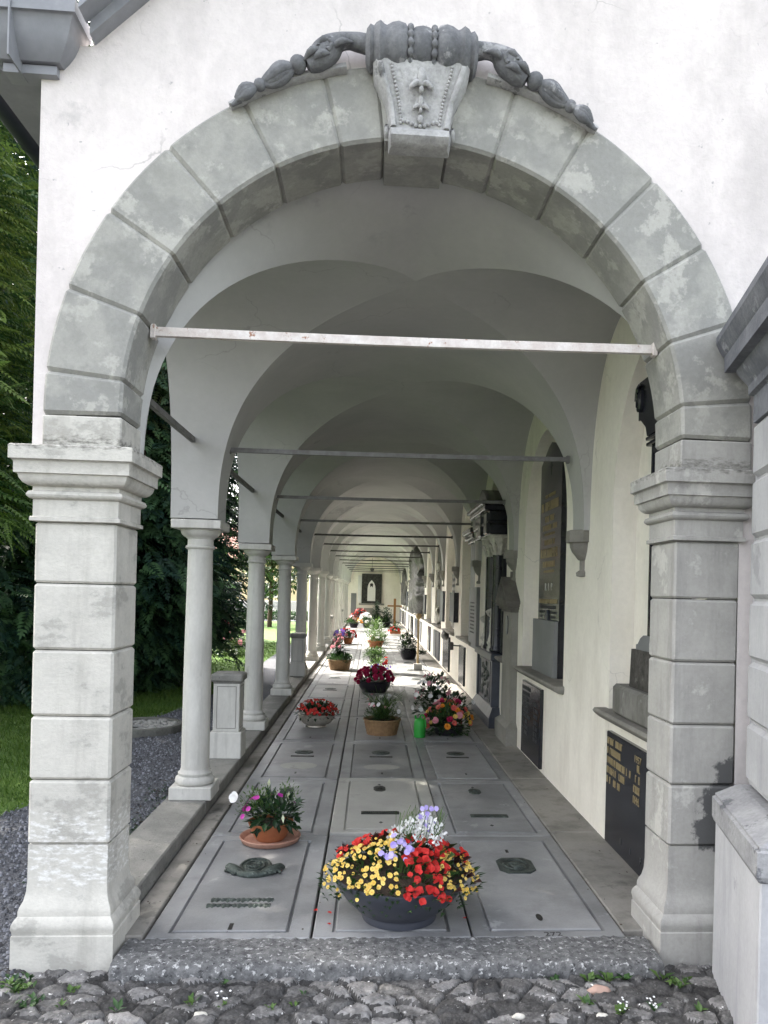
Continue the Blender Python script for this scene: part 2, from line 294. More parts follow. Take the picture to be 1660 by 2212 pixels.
# ------------------------------------------------------------------ mesh builder
class MB:
    def __init__(s): s.v = []; s.f = []; s.t = []; s.mi = []
    def add(s, vs, fs, tint=.5, mi=0):
        o = len(s.v); s.v.extend([tuple(p) for p in vs])
        for f in fs: s.f.append(tuple(i + o for i in f)); s.t.append(tint); s.mi.append(mi)
    def box(s, x0, x1, y0, y1, z0, z1, mi=0):
        s.add([(x0, y0, z0), (x1, y0, z0), (x1, y1, z0), (x0, y1, z0), (x0, y0, z1), (x1, y0, z1), (x1, y1, z1), (x0, y1, z1)],
              [(0, 3, 2, 1), (4, 5, 6, 7), (0, 1, 5, 4), (1, 2, 6, 5), (2, 3, 7, 6), (3, 0, 4, 7)], mi=mi)
    def cbox(s, x0, x1, y0, y1, z0, z1, c=.01):
        lo, hi = (x0, y0, z0), (x1, y1, z1)
        idx, vs, fs = {}, [], []
        for sx in (0, 1):
            for sy in (0, 1):
                for sz in (0, 1):
                    sg = (sx, sy, sz)
                    for a in range(3):
                        p = [(hi[i] if sg[i] else lo[i]) + (0 if i == a else (-c if sg[i] else c)) for i in range(3)]
                        idx[sg + (a,)] = len(vs); vs.append(tuple(p))
        for a in range(3):
            b, d = (a + 1) % 3, (a + 2) % 3
            for q in (0, 1):
                def k(u, w, ax=a):
                    g = [0, 0, 0]; g[a] = q; g[b] = u; g[d] = w; return idx[tuple(g) + (ax,)]
                fs.append((k(0, 0), k(1, 0), k(1, 1), k(0, 1)))
            for u in (0, 1):
                for w in (0, 1):
                    def e(t, ax):
                        g = [0, 0, 0]; g[a] = u; g[b] = w; g[d] = t; return idx[tuple(g) + (ax,)]
                    fs.append((e(0, a), e(1, a), e(1, b), e(0, b)))
        for sx in (0, 1):
            for sy in (0, 1):
                for sz in (0, 1): fs.append(tuple(idx[(sx, sy, sz, a)] for a in range(3)))
        s.add(vs, fs)
    def rings(s, rings, closed=True, cap=True, tint=.5, mi=0):
        n = len(rings[0]); o = len(s.v); vs = [p for r in rings for p in r]; fs = []
        for i in range(len(rings) - 1):
            for j in range(n if closed else n - 1):
                k = (j + 1) % n
                fs.append((i * n + j, i * n + k, (i + 1) * n + k, (i + 1) * n + j))
        if cap and closed:
            fs.append(tuple(range(n))[::-1]); fs.append(tuple((len(rings) - 1) * n + j for j in range(n)))
        s.add(vs, fs, tint, mi)
    def lathe(s, prof, cx=0, cy=0, n=32, sx=1, sy=1, rot=0, rip=None):
        rs = []
        for r, z in prof:
            ring = []
            for j in range(n):
                a = 2 * math.pi * j / n + rot
                q = r * (1 + (rip(a, z) if rip else 0))
                ring.append((cx + q * math.cos(a) * sx, cy + q * math.sin(a) * sy, z))
            rs.append(ring)
        s.rings(rs)
    def sq(s, prof, x0, x1, y0, y1):
        s.rings([[(x0 - o, y0 - o, z), (x1 + o, y0 - o, z), (x1 + o, y1 + o, z), (x0 - o, y1 + o, z)] for o, z in prof])
    def tube(s, pts, rad, n=8, tint=.5, flat=1):
        pts = [Vector(p) for p in pts]; rs = []
        if not hasattr(rad, '__len__'): rad = [rad] * len(pts)
        if 3 <= len(pts) <= 9:
            q, w = [], []
            for i in range(len(pts) - 1):
                p0, p1, p2, p3 = pts[max(i - 1, 0)], pts[i], pts[i + 1], pts[min(i + 2, len(pts) - 1)]
                r0, r1, r2, r3 = rad[max(i - 1, 0)], rad[i], rad[i + 1], rad[min(i + 2, len(pts) - 1)]
                for k in range(4):
                    t = k / 4
                    cm = lambda a, b_, c, d: .5 * (2 * b_ + (c - a) * t + (2 * a - 5 * b_ + 4 * c - d) * t * t + (3 * b_ - a - 3 * c + d) * t ** 3)
                    q.append(cm(p0, p1, p2, p3)); w.append(max(.0008, cm(r0, r1, r2, r3)))
            pts, rad = q + [pts[-1]], w + [rad[-1]]
        for i, p in enumerate(pts):
            d = (pts[min(i + 1, len(pts) - 1)] - pts[max(i - 1, 0)]).normalized()
            a = d.cross(Vector((0, 0, 1)) if abs(d.z) < .9 else Vector((0, 1, 0))).normalized(); b = d.cross(a)
            rs.append([tuple(p + a * math.cos(2 * math.pi * j / n) * rad[i] * flat + b * math.sin(2 * math.pi * j / n) * rad[i]) for j in range(n)])
        s.rings(rs, tint=tint)
    def ball(s, c, r, nu=10, nv=7, tint=.5, lump=0, mi=0):
        if not hasattr(r, '__len__'): r = (r, r, r)
        ph = random.random() * 9; rs = []
        for i in range(nv + 1):
            th = math.pi * i / nv; ring = []
            for j in range(nu):
                a = 2 * math.pi * j / nu
                k = 1 + lump * math.sin(3 * a + ph + 2 * th) * math.sin(th)
                ring.append((c[0] + r[0] * max(math.sin(th), .02) * math.cos(a) * k, c[1] + r[1] * max(math.sin(th), .02) * math.sin(a) * k, c[2] + r[2] * math.cos(th) * k))
            rs.append(ring)
        s.rings(rs, tint=tint, mi=mi)
    def grid(s, P):      # P[i][j] points
        a, b = len(P), len(P[0])
        s.add([q for r in P for q in r], [(i * b + j, i * b + j + 1, (i + 1) * b + j + 1, (i + 1) * b + j) for i in range(a - 1) for j in range(b - 1)])
    def poly(s, outline, y0, y1, axis='y'):     # prism of an outline (u, z) along an axis
        n = len(outline)
        if axis == 'y': A = [(u, y0, z) for u, z in outline]; B = [(u, y1, z) for u, z in outline]
        else: A = [(y0, u, z) for u, z in outline]; B = [(y1, u, z) for u, z in outline]
        s.add(A + B, [tuple(range(n)), tuple(range(n, 2 * n))[::-1]] + [(i, (i + 1) % n, n + (i + 1) % n, n + i) for i in range(n)])
    def leaf(s, base, d, l, w, tint=.5, up=None, bend=.15, mi=0):
        d = Vector(d).normalized(); up = up or Vector((random.uniform(-.4, .4), random.uniform(-.4, .4), 1))
        sd = d.cross(up)
        if sd.length < 1e-4: sd = Vector((1, 0, 0))
        sd.normalize(); nn = sd.cross(d)
        b = Vector(base); m = b + d * l * .5 + nn * l * bend
        t = b + d * l
        s.add([b, m - sd * w * .5, m + nn * (-w * .12), m + sd * w * .5, t], [(0, 1, 2), (0, 2, 3), (1, 4, 2), (2, 4, 3)], tint, mi)
    def flower(s, c, nrm, r, n=5, wid=.9, tint=.5, cup=.25, mi=0, jit=.12):
        nrm = Vector(nrm).normalized(); a = nrm.orthogonal().normalized(); b = nrm.cross(a)
        ph = random.random() * 6; c = Vector(c)
        for i in range(n):
            an = ph + 2 * math.pi * i / n; d = a * math.cos(an) + b * math.sin(an); e = nrm.cross(d)
            rr = r * random.uniform(1 - jit, 1 + jit); h = math.pi / n * wid * rr
            m_ = nrm * cup * rr
            s.add([c, c + d * rr * .5 - e * h + m_ * .45, c + d * rr * .88 - e * h * .72 + m_ * .85, c + d * rr + m_, c + d * rr * .88 + e * h * .72 + m_ * .85, c + d * rr * .5 + e * h + m_ * .45],
                  [(0, 1, 2, 3), (0, 3, 4, 5)], min(1, max(0, tint + random.uniform(-.2, .2))), mi)
    def frame(s, u0, u1, z0, z1, w, d0, d1, axis='y'):
        rs = []
        for (a, c, e, f) in ((u0, u1, z0, z1), (u0 + w, u1 - w, z0 + w, z1 - w)): rs.append([(a, e), (c, e), (c, f), (a, f)])
        P = lambda p, d: (p[0], d, p[1]) if axis == 'y' else (d, p[0], p[1]) if axis == 'x' else (p[0], p[1], d)
        vs = [P(p, d) for d in (d0, d1) for r in rs for p in r]; fs = []
        for i in range(4):
            k = (i + 1) % 4
            fs += [(i, k, 4 + k, 4 + i), (8 + i, 8 + k, 12 + k, 12 + i), (i, k, 8 + k, 8 + i), (4 + i, 4 + k, 12 + k, 12 + i)]
        s.add(vs, fs)
    def build(s, name, mat, parent=None, smooth=None, loc=None):
        me = bpy.data.meshes.new(name)
        me.from_pydata(s.v, [], s.f)
        mats = mat if isinstance(mat, (list, tuple)) else [mat]
        for m in mats: me.materials.append(m)
        if len(mats) > 1: me.polygons.foreach_set('material_index', s.mi)
        at = me.attributes.new('tint', 'FLOAT', 'FACE'); at.data.foreach_set('value', s.t)
        if smooth is not None:
            me.polygons.foreach_set('use_smooth', [True] * len(s.f))
            bm = bmesh.new(); bm.from_mesh(me); bmesh.ops.recalc_face_normals(bm, faces=bm.faces); bm.to_mesh(me); bm.free()
            me.set_sharp_from_angle(angle=R(smooth))
        me.update()
        o = bpy.data.objects.new(name, me); col.objects.link(o)
        if parent: o.parent = parent
        if loc: o.location = loc
        return o

def thing(name, label, cat, loc=(0, 0, 0), rz=0, group=None):
    o = bpy.data.objects.new(name, None); col.objects.link(o)
    o.empty_display_size = .1
    o.location = loc; o.rotation_euler = (0, 0, rz)
    o['label'] = label; o['category'] = cat
    if group: o['group'] = group
    return o
def tag(o, label, cat, group=None):
    o['label'] = label; o['category'] = cat
    if group: o['group'] = group
    return o
def struct(o, kind='structure'): o['kind'] = kind; return o
def kids(o): return [c for c in bpy.data.objects if c.parent == o]
def dup(root, loc, label, rz=None):
    def cp(o, par):
        c = o.copy(); col.objects.link(c)
        if par: c.parent = par
        for k in kids(o): cp(k, c)
        return c
    ch = cp(root, None); ch.location = loc; ch['label'] = label
    if rz is not None: ch.rotation_euler = (0, 0, rz)
    return ch
ORD = ['first', 'second', 'third', 'fourth', 'fifth', 'sixth', 'seventh', 'eighth', 'ninth', 'tenth', 'eleventh', 'twelfth', 'thirteenth', 'fourteenth',
       'fifteenth', 'sixteenth', 'seventeenth', 'eighteenth', 'nineteenth', 'twentieth', 'twenty-first', 'twenty-second', 'twenty-third', 'twenty-fourth', 'twenty-fifth']

def text_mesh(txt, size, mat, parent, loc, rot, depth=.002, name='lettering'):
    cu = bpy.data.curves.new('text', 'FONT'); cu.body = txt; cu.size = size; cu.extrude = depth; cu.align_x = 'CENTER'
    t = bpy.data.objects.new('text', cu); col.objects.link(t)
    bpy.context.view_layer.update()
    me = bpy.data.meshes.new_from_object(t.evaluated_get(bpy.context.evaluated_depsgraph_get()))
    bpy.data.objects.remove(t); me.name = name
    me.materials.clear(); me.materials.append(mat)
    o = bpy.data.objects.new(name, me); col.objects.link(o); o.parent = parent; o.location = loc; o.rotation_euler = rot
    return o

# ------------------------------------------------------------------ key dimensions
YF, YB = 3.45, 3.75                      # front wall
AX, AZ, RI, RO = .148, 2.367, 1.25, 1.584
Y1, D, NB = 5.65, 2.74, 13
YEND = Y1 + D * NB
WX = 1.576                               # right wall
XC, HA, ZS, HV = .22, 1.31, 2.085, 1.38  # vault centre, half width, springing, rise
COLX = -1.235

# ------------------------------------------------------------------ setting: ground, path, lawn, floor, kerb
def sheet(name, x0, x1, y0, y1, z, mat, n=1, m=1):
    b = MB(); b.grid([[(x0 + (x1 - x0) * i / n, y0 + (y1 - y0) * j / m, z) for j in range(m + 1)] for i in range(n + 1)])
    return struct(b.build(name, mat))
sheet('ground', -250, 250, -250, 350, -.085, M['lawn'])
sheet('gravel_path', -12, -1.40, 3.42, 60, -.062, M['gravel'])
sheet('forecourt', -40, 40, -40, 3.42, -.082, M['forecourt'])
# lawn with a curved edge towards the path
edge = [(-12, 4.6), (-3.4, 4.9), (-2.75, 5.25), (-2.48, 6.2), (-2.55, 7.4), (-3.0, 8.3), (-3.05, 9.2), (-2.75, 9.9), (-2.5, 11), (-2.42, 14), (-2.45, 20), (-2.4, 30), (-2.4, 40)]
lw = MB()
lw.grid([[(-30, y, -.05), (x, y, -.05), (x + .05, y, -.066)] for x, y in edge])
struct(lw.build('lawn', M['lawn']))

# cobbles in front of the step
def cobbles():
    x0, x1, y0, y1, st = -2.6, 2.3, 2.55, 3.42, .0085
    xs = np.arange(x0, x1, st); ys = np.arange(y0, y1, st)
    gx, gy = np.meshgrid(xs, ys, indexing='ij')
    px, py = [], []
    for r, yy in enumerate(np.arange(y0 - .1, y1 + .2, .088)):
        for xx in np.arange(x0 - .1, x1 + .2, .115):
            px.append(xx + (.055 if r % 2 else 0) + rng.uniform(-.05, .05)); py.append(yy + rng.uniform(-.04, .04))
    px, py = np.array(px), np.array(py); hh = rng.uniform(-.012, .012, len(px))
    d1 = np.full(gx.shape, 9.); d2 = np.full(gx.shape, 9.); idx = np.zeros(gx.shape, int)
    for i in range(len(px)):
        d = np.hypot((gx - px[i]) * .85, gy - py[i])
        c = d < d1
        d2 = np.where(c, d1, np.minimum(d2, d)); idx = np.where(c, i, idx); d1 = np.where(c, d, d1)
    edge_ = np.clip((d2 - d1) / .022, 0, 1)
    lump = sum(a_ * np.sin(gx * f1 + 3 * np.sin(gy * f2) + p_) * np.sin(gy * f1 * 1.1 + 2 * np.sin(gx * f2 * .8)) for a_, f1, f2, p_ in ((.0035, 61, 23, .3), (.0025, 110, 47, 1.2), (.0012, 190, 90, 2)))
    z = -.078 + .026 * edge_ ** .5 + hh[idx] * edge_ + lump * (.4 + .6 * edge_) + rng.normal(0, .0014, gx.shape)
    b = MB(); b.grid([[(gx[i, j], gy[i, j], z[i, j]) for j in range(gx.shape[1])] for i in range(gx.shape[0])])
    tone = rng.random(len(px)) ** 1.3; ii = idx[:-1, :-1].ravel(); jj = (edge_[:-1, :-1].ravel() < .4)
    b.t = list(np.where(jj, .02 + .08 * rng.random(len(ii)), np.clip(tone[ii] + rng.normal(0, .07, len(ii)), 0, 1)))
    o = b.build('cobble_paving', M['cobble']); struct(o)
    me = o.data; me.polygons.foreach_set('use_smooth', [True] * len(me.polygons))
cobbles()

fl = MB(); fl.box(-1.2, 1.75, YF + .1, YEND + .3, -.12, -.045); struct(fl.build('floor', M['dark']))
kb = MB()
yy = YB - .02
i = 0
while yy < YEND:
    l = 1.9 if i else 1.75
    kb.cbox(-1.415 + random.uniform(-.006, .006), -1.12 + random.uniform(-.004, .004), yy + .003, min(yy + l, YEND) - .003, -.12, .1 + random.uniform(-.003, .003), .008)
    yy += l; i += 1
struct(kb.build('kerb', M['kerb'], smooth=30))
bs_ = MB(); yy = YF + .12; i = 0
while yy < YEND:
    l = [1.52, 1.5, 1.65][min(i, 2)]
    bs_.cbox(-1.115, -.998, yy + .003, min(yy + l, YEND) - .004, -.06, .012, .005)
    bs_.cbox(1.25, 1.60, yy + .004 + .05, min(yy + l, YEND) - .004 + .05, -.06, .004, .006)
    yy += l; i += 1
struct(bs_.build('floor_border', M['border'], smooth=30))

st = thing('stone_threshold', 'rough speckled granite step between the two front piers', 'step', (.1, 3.4, -.06))
b = MB()
P = []
for i in range(150):
    x = -1.155 + i * (2.38 / 149) ; row = []
    for (dy, z) in ((-.115, -.12), (-.12, -.05), (-.118, -.012), (-.10, .004), (-.05, .008), (.02, .006), (.09, .004), (.145, .003), (.15, -.05)):
        row.append((x, dy + random.uniform(-.006, .006), z + 0 + random.uniform(-.004, .004)))
    P.append(row)
b.grid(P); b.build('step_block', M['granite'], st, smooth=60, loc=(0, 0, .06))
st.location = (.1, 3.415, -.06)

# ------------------------------------------------------------------ arcade building
bld = thing('arcade_building', 'long cream plastered arcade with groin vaults and a gabled white front wall', 'arcade', (0, YB, 0))
def bpart(mb, name, mat, smooth=None):
    o = mb.build(name, mat, bld, smooth); o.location = (0, -YB, 0); return o
def roofz(x): return 3.965 + (x + 1.27) * .95
# front wall with the arch opening
b = MB()
xs = sorted(set([-1.485, -1.40, -1.303] + [AX + 1.45 * math.cos(math.pi * k / 60) for k in range(61)] + [-1.2712, -1.2705] + [1.6, 1.688, 1.70, 2.2, 3.4]))
def lowz(x):
    if abs(x - AX) < 1.4499: return AZ + math.sqrt(1.45 ** 2 - (x - AX) ** 2)
    return 2.19 if x < 1.695 else -.12
fr, bk = [], []
for x in xs: fr.append((x, lowz(x), roofz(x) if x > -1.271 else 3.95))
for (x0, a0, t0), (x1, a1, t1) in zip(fr[:-1], fr[1:]):
    for y in (YF, YB - .003):
        b.add([(x0, y, a0), (x1, y, a1), (x1, y, t1), (x0, y, t0)], [(0, 1, 2, 3)])
    b.add([(x0, YF, t0), (x1, YF, t1), (x1, YB, t1), (x0, YB, t0)], [(0, 1, 2, 3)])
b.add([(-1.485, YF, 2.19), (-1.485, YB, 2.19), (-1.485, YB, 3.95), (-1.485, YF, 3.95)], [(0, 1, 2, 3)])
bpart(b, 'front_wall', M['plaster_out'])
# vault bays
SN = lambda t: max(0, math.sin(t)) ** .78
CN = lambda t: math.copysign(abs(math.cos(t)) ** .78, math.cos(t))
def vault(yc, hs, yfront, yback, clamp=-9, front=False):
    b = MB(); N, Mn = 64, 6
    cl = lambda y: max(y, clamp)
    for sg, ye in ((-1, yfront), (1, yback)):
        P = []
        for i in range(N + 1):
            t = math.pi * i / N; x = XC + HA * math.cos(t); z = ZS + HV * SN(t); yg = yc + sg * hs * abs(CN(t))
            if front and sg < 0:
                xf, zf = AX + 1.40 * math.cos(t), ZS + 1.60 * SN(t); row = []
                for j in range(Mn + 1):
                    q = j / Mn; e = q * q * (3 - 2 * q) * .35 + q * .65
                    row.append((xf + (x - xf) * e, clamp + (max(yg, clamp + .02) - clamp) * q, zf + (z - zf) * e))
                P.append(row)
            else: P.append([(x, cl(ye + (yg - ye) * j / Mn), z) for j in range(Mn + 1)])
        b.grid(P)
    for sg, xe in ((-1, -1.415), (1, 1.62)):
        P = []
        for i in range(N + 1):
            s_ = math.pi * i / N; y = yc + hs * CN(s_); z = ZS + HV * SN(s_); xg = XC + sg * HA * abs(math.cos(s_))
            P.append([(xe + (xg - xe) * j / Mn, cl(y), z) for j in range(Mn + 1)])
        b.grid(P)
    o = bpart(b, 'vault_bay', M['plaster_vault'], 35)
    # outer wall over the open arch, 3 cm deep skin set on the arcade's outer plane
    w = MB(); prev = None
    ys = [yfront] + [yc - hs * math.cos(math.pi * k / 40) for k in range(41)] + [yback]
    for y in ys:
        if y < clamp: continue
        d = (y - yc) / hs
        z = ZS + HV * max(0, 1 - min(1, abs(d)) ** 2.564) ** .39
        if prev:
            for xx in (-1.417, -1.39): w.add([(xx, prev[0], prev[1]), (xx, y, z), (xx, y, 3.9), (xx, prev[0], 3.9)], [(0, 1, 2, 3)])
        prev = (y, z)
    bpart(w, 'outer_wall', M['plaster_out'])
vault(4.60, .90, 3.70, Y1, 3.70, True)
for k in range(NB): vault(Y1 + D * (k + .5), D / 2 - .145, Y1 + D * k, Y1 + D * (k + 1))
# right wall with a niche in every bay
def wall_bay(y0, y1, yc, nh=.85, sill=.86):
    b = MB(); nd_ = .155
    ys = [y0] + [yc - nh * math.cos(math.pi * k / 24) for k in range(25)] + [y1]
    top = lambda y: 2.2 + .93 * math.sqrt(max(0, 1 - ((y - yc) / nh) ** 2))
    for a, c in zip(ys[:-1], ys[1:]):
        if abs((a + c) / 2 - yc) > nh:
            b.add([(WX, a, -.05), (WX, c, -.05), (WX, c, 3.5), (WX, a, 3.5)], [(0, 1, 2, 3)])
        else:
            b.add([(WX, a, -.05), (WX, c, -.05), (WX, c, sill), (WX, a, sill)], [(0, 1, 2, 3)])
            b.add([(WX, a, top(a)), (WX, c, top(c)), (WX, c, 3.5), (WX, a, 3.5)], [(0, 1, 2, 3)])
            b.add([(WX, a, top(a)), (WX, c, top(c)), (WX + nd_, c, top(c)), (WX + nd_, a, top(a))], [(0, 1, 2, 3)])
            b.add([(WX + nd_, a, sill), (WX + nd_, c, sill), (WX + nd_, c, top(c)), (WX + nd_, a, top(a))], [(0, 1, 2, 3)])
    for y in (yc - nh, yc + nh): b.add([(WX, y, sill), (WX + nd_, y, sill), (WX + nd_, y, 2.2), (WX, y, 2.2)], [(0, 1, 2, 3)])
    b.add([(WX, yc - nh, sill), (WX + nd_, yc - nh, sill), (WX + nd_, yc + nh, sill), (WX, yc + nh, sill)], [(0, 1, 2, 3)])
    return b
NC = [4.24] + [Y1 + D * (k + .5) for k in range(NB)]     # niche centres
ends = [YB] + [Y1 + D * k for k in range(NB + 1)]
for k in range(NB + 1):
    bpart(wall_bay(ends[k], ends[k + 1], NC[k], .72 if k == 0 else .85), 'side_wall', M['plaster_in'])
# sills under the niches
for k in range(NB + 1):
    h = .80 if k == 0 else .90
    pr = [(0, .80), (.045, .81), (.075, .835), (.085, .85), (.075, .868), (0, .872)]
    s_ = MB(); y0, y1 = max(NC[k] - h, YB + .02), NC[k] + h
    s_.rings([[(WX - o_, y0 + (.085 - o_) * .5, z), (WX - o_, y1 - (.085 - o_) * .5, z), (WX + .15, y1, z), (WX + .15, y0, z)] for o_, z in pr])
    bpart(s_, 'sill', M['corbel'], 40)
# outer skin of the right wall, end wall, roof
b = MB(); b.box(1.76, 1.95, YB, YEND + .3, -.12, 5.9); bpart(b, 'rear_wall', M['plaster_out'])
b = MB(); b.box(-1.6, 1.95, YEND, YEND + .3, -.12, 4.6); bpart(b, 'end_wall', M['house_in'] if 'house_in' in M else M['plaster_in'])
b = MB()
for y0, y1 in ((YB - .06, YEND + .4),):
    b.poly([(-1.78, 3.88), (-1.2, 4.02), (3.4, 8.39), (3.4, 8.5), (-1.2, 4.14), (-1.8, 3.96)], y0, y1)
bpart(b, 'roof', M['tile'])
b = MB(); b.poly([(-1.78, 3.845), (-1.42, 3.845), (-1.42, 3.875), (-1.78, 3.875)], YF + .04, YEND); bpart(b, 'eaves_soffit', M['zinc'])
# verge board of the gable and the returned cornice
b = MB()
b.poly([(-1.26, 3.955), (2.9, 7.91), (2.9, 8.03), (-1.26, 4.075)], YF - .07, YF + .0)
b.poly([(-1.275, 4.0), (2.9, 7.98), (2.9, 8.15), (-1.275, 4.17)], YF - .16, YF - .068)
bpart(b, 'gable_moulding', M['zinc'])
b = MB()
pr = [(.0, 3.80), (.0, 3.83)]
X1 = -1.42
def corn(o, z): return [(-1.62 - o, YF - .02 - o, z), (X1 + o, YF - .02 - o, z), (X1 + o, YF + .05, z), (-1.62 - o, YF + .05, z)]
prof = [(.0, 3.792), (.012, 3.795), (.012, 3.832), (.004, 3.836)]
b.rings([corn(o, z) for o, z in prof])
prof = [(.03, 3.838), (.052, 3.862), (.075, 3.895), (.09, 3.93), (.10, 3.965), (.11, 3.985), (.115, 3.99), (.125, 3.992), (.125, 4.05), (.11, 4.06)]
b.rings([corn(o, z) for o, z in prof])
b.box(-1.56, -1.553, YF - .155, YF + .03, 3.79, 4.05)
bpart(b, 'cornice_return', M['zinc'], 35)
g = MB()
P = []
for y in (YF - .05, YEND):
    P.append([(-1.80 + .095 * math.cos(a), y, 3.93 + .095 * math.sin(a)) for a in [math.pi + math.pi * k / 14 for k in range(15)]])
g.grid(P); g.grid([[(p[0] * 1.0 + (.006 if p[0] < -1.8 else -.006), p[1], p[2] + .006) for p in r] for r in P])
for y in (YB + .35, YB + 2.2, YB + 4.4, YB + 6.6, YB + 8.8):
    g.grid([[(-1.80 + .101 * math.cos(a), y + dy, 3.93 + .101 * math.sin(a)) for a in [math.pi + math.pi * k / 14 for k in range(15)]] for dy in (0, .035)])
bpart(g, 'gutter', M['gutter'], 40)

# ------------------------------------------------------------------ front arch, keystone, ornament, piers
arch = thing('stone_arch', 'round arch of grey rusticated voussoirs over the arcade entrance', 'arch', (AX, YF, AZ))
def voussoir(a0, a1):
    b = MB(); c = .013; F, B = YF - .025, YB + .004
    ws = []
    g = R(.015); e = R(.62)
    angs = [(a0 + g, 1), (a0 + g + e, 0)] + [(a0 + g + e + (a1 - a0 - 2 * g - 2 * e) * k / 6, 0) for k in range(1, 6)] + [(a1 - g - e, 0), (a1 - g, 1)]
    rs = []
    for a, ins in angs:
        q = c if ins else 0
        sec = [(RI + q, B), (RI + q, F + c + q * .5), (RI + c + q * .5, F + q), (RO - c - q * .5, F + q), (RO - q * .5, F + c + q * .5), (RO - q * .5, B)]
        rs.append([(r * math.cos(a), y - YF, r * math.sin(a)) for r, y in sec])
    b.rings(rs); return b
for lst in ([96.35, 105.4, 119.2, 133.2, 147, 160.8, 174.3], [5.4, 18.8, 32.5, 46.2, 59.8, 73.4, 83.65]):
    for a0, a1 in zip(lst[:-1], lst[1:]): voussoir(R(a0), R(a1)).build('voussoir', M['arch_stone'], arch, 25)
voussoir(R(174.3), R(181.2)).build('voussoir', M['arch_stone'], arch, 25); voussoir(R(-1.2), R(5.4)).build('voussoir', M['arch_stone'], arch, 25)
for sgn in (-1, 1):
    b = MB()
    x0, x1 = (-RO + .003, -RI + .002) if sgn < 0 else (RI - .002, RO - .003)
    b.cbox(x0, x1, -.025, YB - YF + .004, -.172, -.037, .006); b.build('springer', M['pier_stone' if sgn < 0 else 'pier_grey'], arch, 25)
# keystone: plain block below, carved console above
ks = MB(); rs = []
for (z, hw, y) in ((1.225, .135, .06), (1.225, .135, -.055), (1.245, .14, -.062)):
    pass
kA = [(-.136, 1.222), (.136, 1.222), (.175, 1.55), (-.175, 1.55)]
n = len(kA)
ks.poly(kA, -.055, YB - YF + .02)
key = ks.build('keystone', M['arch_stone'], arch)
con = thing('carved_keystone', 'carved stone console with lily and bead relief below a ribbed roll at the arch crown', 'ornament', (AX + .015, YF - .055, AZ + 1.19))
b = MB(); rs = []
prof = [(0, .132, -.01), (.010, .136, -.04), (.03, .137, -.06), (.055, .136, -.056), (.075, .135, -.035), (.12, .14, -.038), (.18, .155, -.05), (.24, .182, -.07), (.29, .205, -.085), (.335, .214, -.09)]
for z, hw, y in prof:
    rs.append([(-hw, .05, z), (-hw, y + .03, z), (-hw * .93, y, z), (hw * .93, y, z), (hw, y + .03, z), (hw, .05, z)])
b.rings(rs)
b.build('console', M['ornament_pale'], con, 35)
def cy(z):
    zs = [p[0] for p in prof]; return float(np.interp(z, zs, [p[2] for p in prof])), float(np.interp(z, zs, [p[1] for p in prof]))
b = MB()
for sgn in (-1, 1):        # raised edge bands, bead rows
    pts = []
    for k in range(15):
        z = .075 + k * .0172; y, hw = cy(z); pts.append((sgn * hw * .86, y - .004, z))
    b.tube(pts, .014, 6)
    for k in range(17):
        z = .092 + k * .0138; y, hw = cy(z); b.ball((sgn * hw * .62, y - .004, z), .0072, 7, 5)
    sc = []
    for k in range(18):
        a = k * .55; r = .036 * (1 - k / 22); z0 = .10; y, hw = cy(z0)
        sc.append((sgn * (hw + .008), y + .05 + r * math.cos(a), z0 - .03 + r * math.sin(a)))
    b.tube(sc, .010, 6)
for k in range(9):
    x = -.075 + k * .01875; y, hw = cy(.088); b.ball((x, y - .005, .09 + .010 * math.cos(k * .8)), .009, 7, 5)
b.build('beading', M['ornament_pale'], con, 60)
b = MB()
for zc, s_ in ((.228, .85), (.148, .6)):      # two lily flowers one under the other
    y, hw = cy(zc)
    b.ball((0, y - .012, zc + .05 * s_), (.024 * s_, .018, .055 * s_), 8, 6)
    b.ball((0, y - .012, zc - .015 * s_), (.014 * s_, .016, .02 * s_), 8, 6)
    for sgn in (-1, 1):
        b.tube([(0, y - .012, zc + .012 * s_), (sgn * .025 * s_, y - .016, zc + .018 * s_), (sgn * .05 * s_, y - .02, zc - .004 * s_), (sgn * .058 * s_, y - .012, zc - .02 * s_)], [.014 * s_, .016 * s_, .012 * s_, .004], 6)
        b.tube([(sgn * .02 * s_, y - .01, zc + .07 * s_), (sgn * .036 * s_, y - .012, zc + .03 * s_), (sgn * .045 * s_, y - .01, zc + .012 * s_)], [.006, .012 * s_, .004], 6)
y, hw = cy(.11); b.ball((0, y - .01, .108), (.014, .012, .02), 8, 6)
b.build('lily_relief', M['ornament_pale'], con, 60)
# ribbed roll on top
b = MB()
pr = [(-.245, .055), (-.24, .085), (-.225, .105), (-.21, .098), (-.20, .112), (-.182, .122), (-.165, .108), (-.155, .104), (-.13, .118), (-.105, .124), (-.075, .116), (-.062, .098), (-.045, .094), (-.03, .106),
      (0, .112), (.03, .106), (.045, .094), (.062, .098), (.075, .116), (.105, .124), (.13, .118), (.155, .104), (.165, .108), (.182, .122), (.20, .112), (.21, .098), (.225, .105), (.24, .085), (.245, .055)]
rs = [[(x, -.03 + r * .88 * math.cos(2 * math.pi * j / 28), .408 + r * .88 * math.sin(2 * math.pi * j / 28)) for j in range(28)] for x, r in pr]
b.rings(rs); b.build('ribbed_roll', M['ornament'], con, 50)
for x in (-.052, .052):
    b = MB(); rs = []
    for k in range(128):
        a = 2 * math.pi * k / 128; q = .0065 + .0085 * abs(math.sin(a * 8))
        rs.append([(x + q * math.cos(c), -.03 + (.089 + q * math.sin(c)) * math.cos(a), .408 + (.091 + q * math.sin(c)) * math.sin(a)) for c in [j * math.pi / 4 for j in range(8)]])
    rs.append(rs[0]); b.rings(rs, cap=False); b.build('roll_beads', M['ornament'], con, 80)
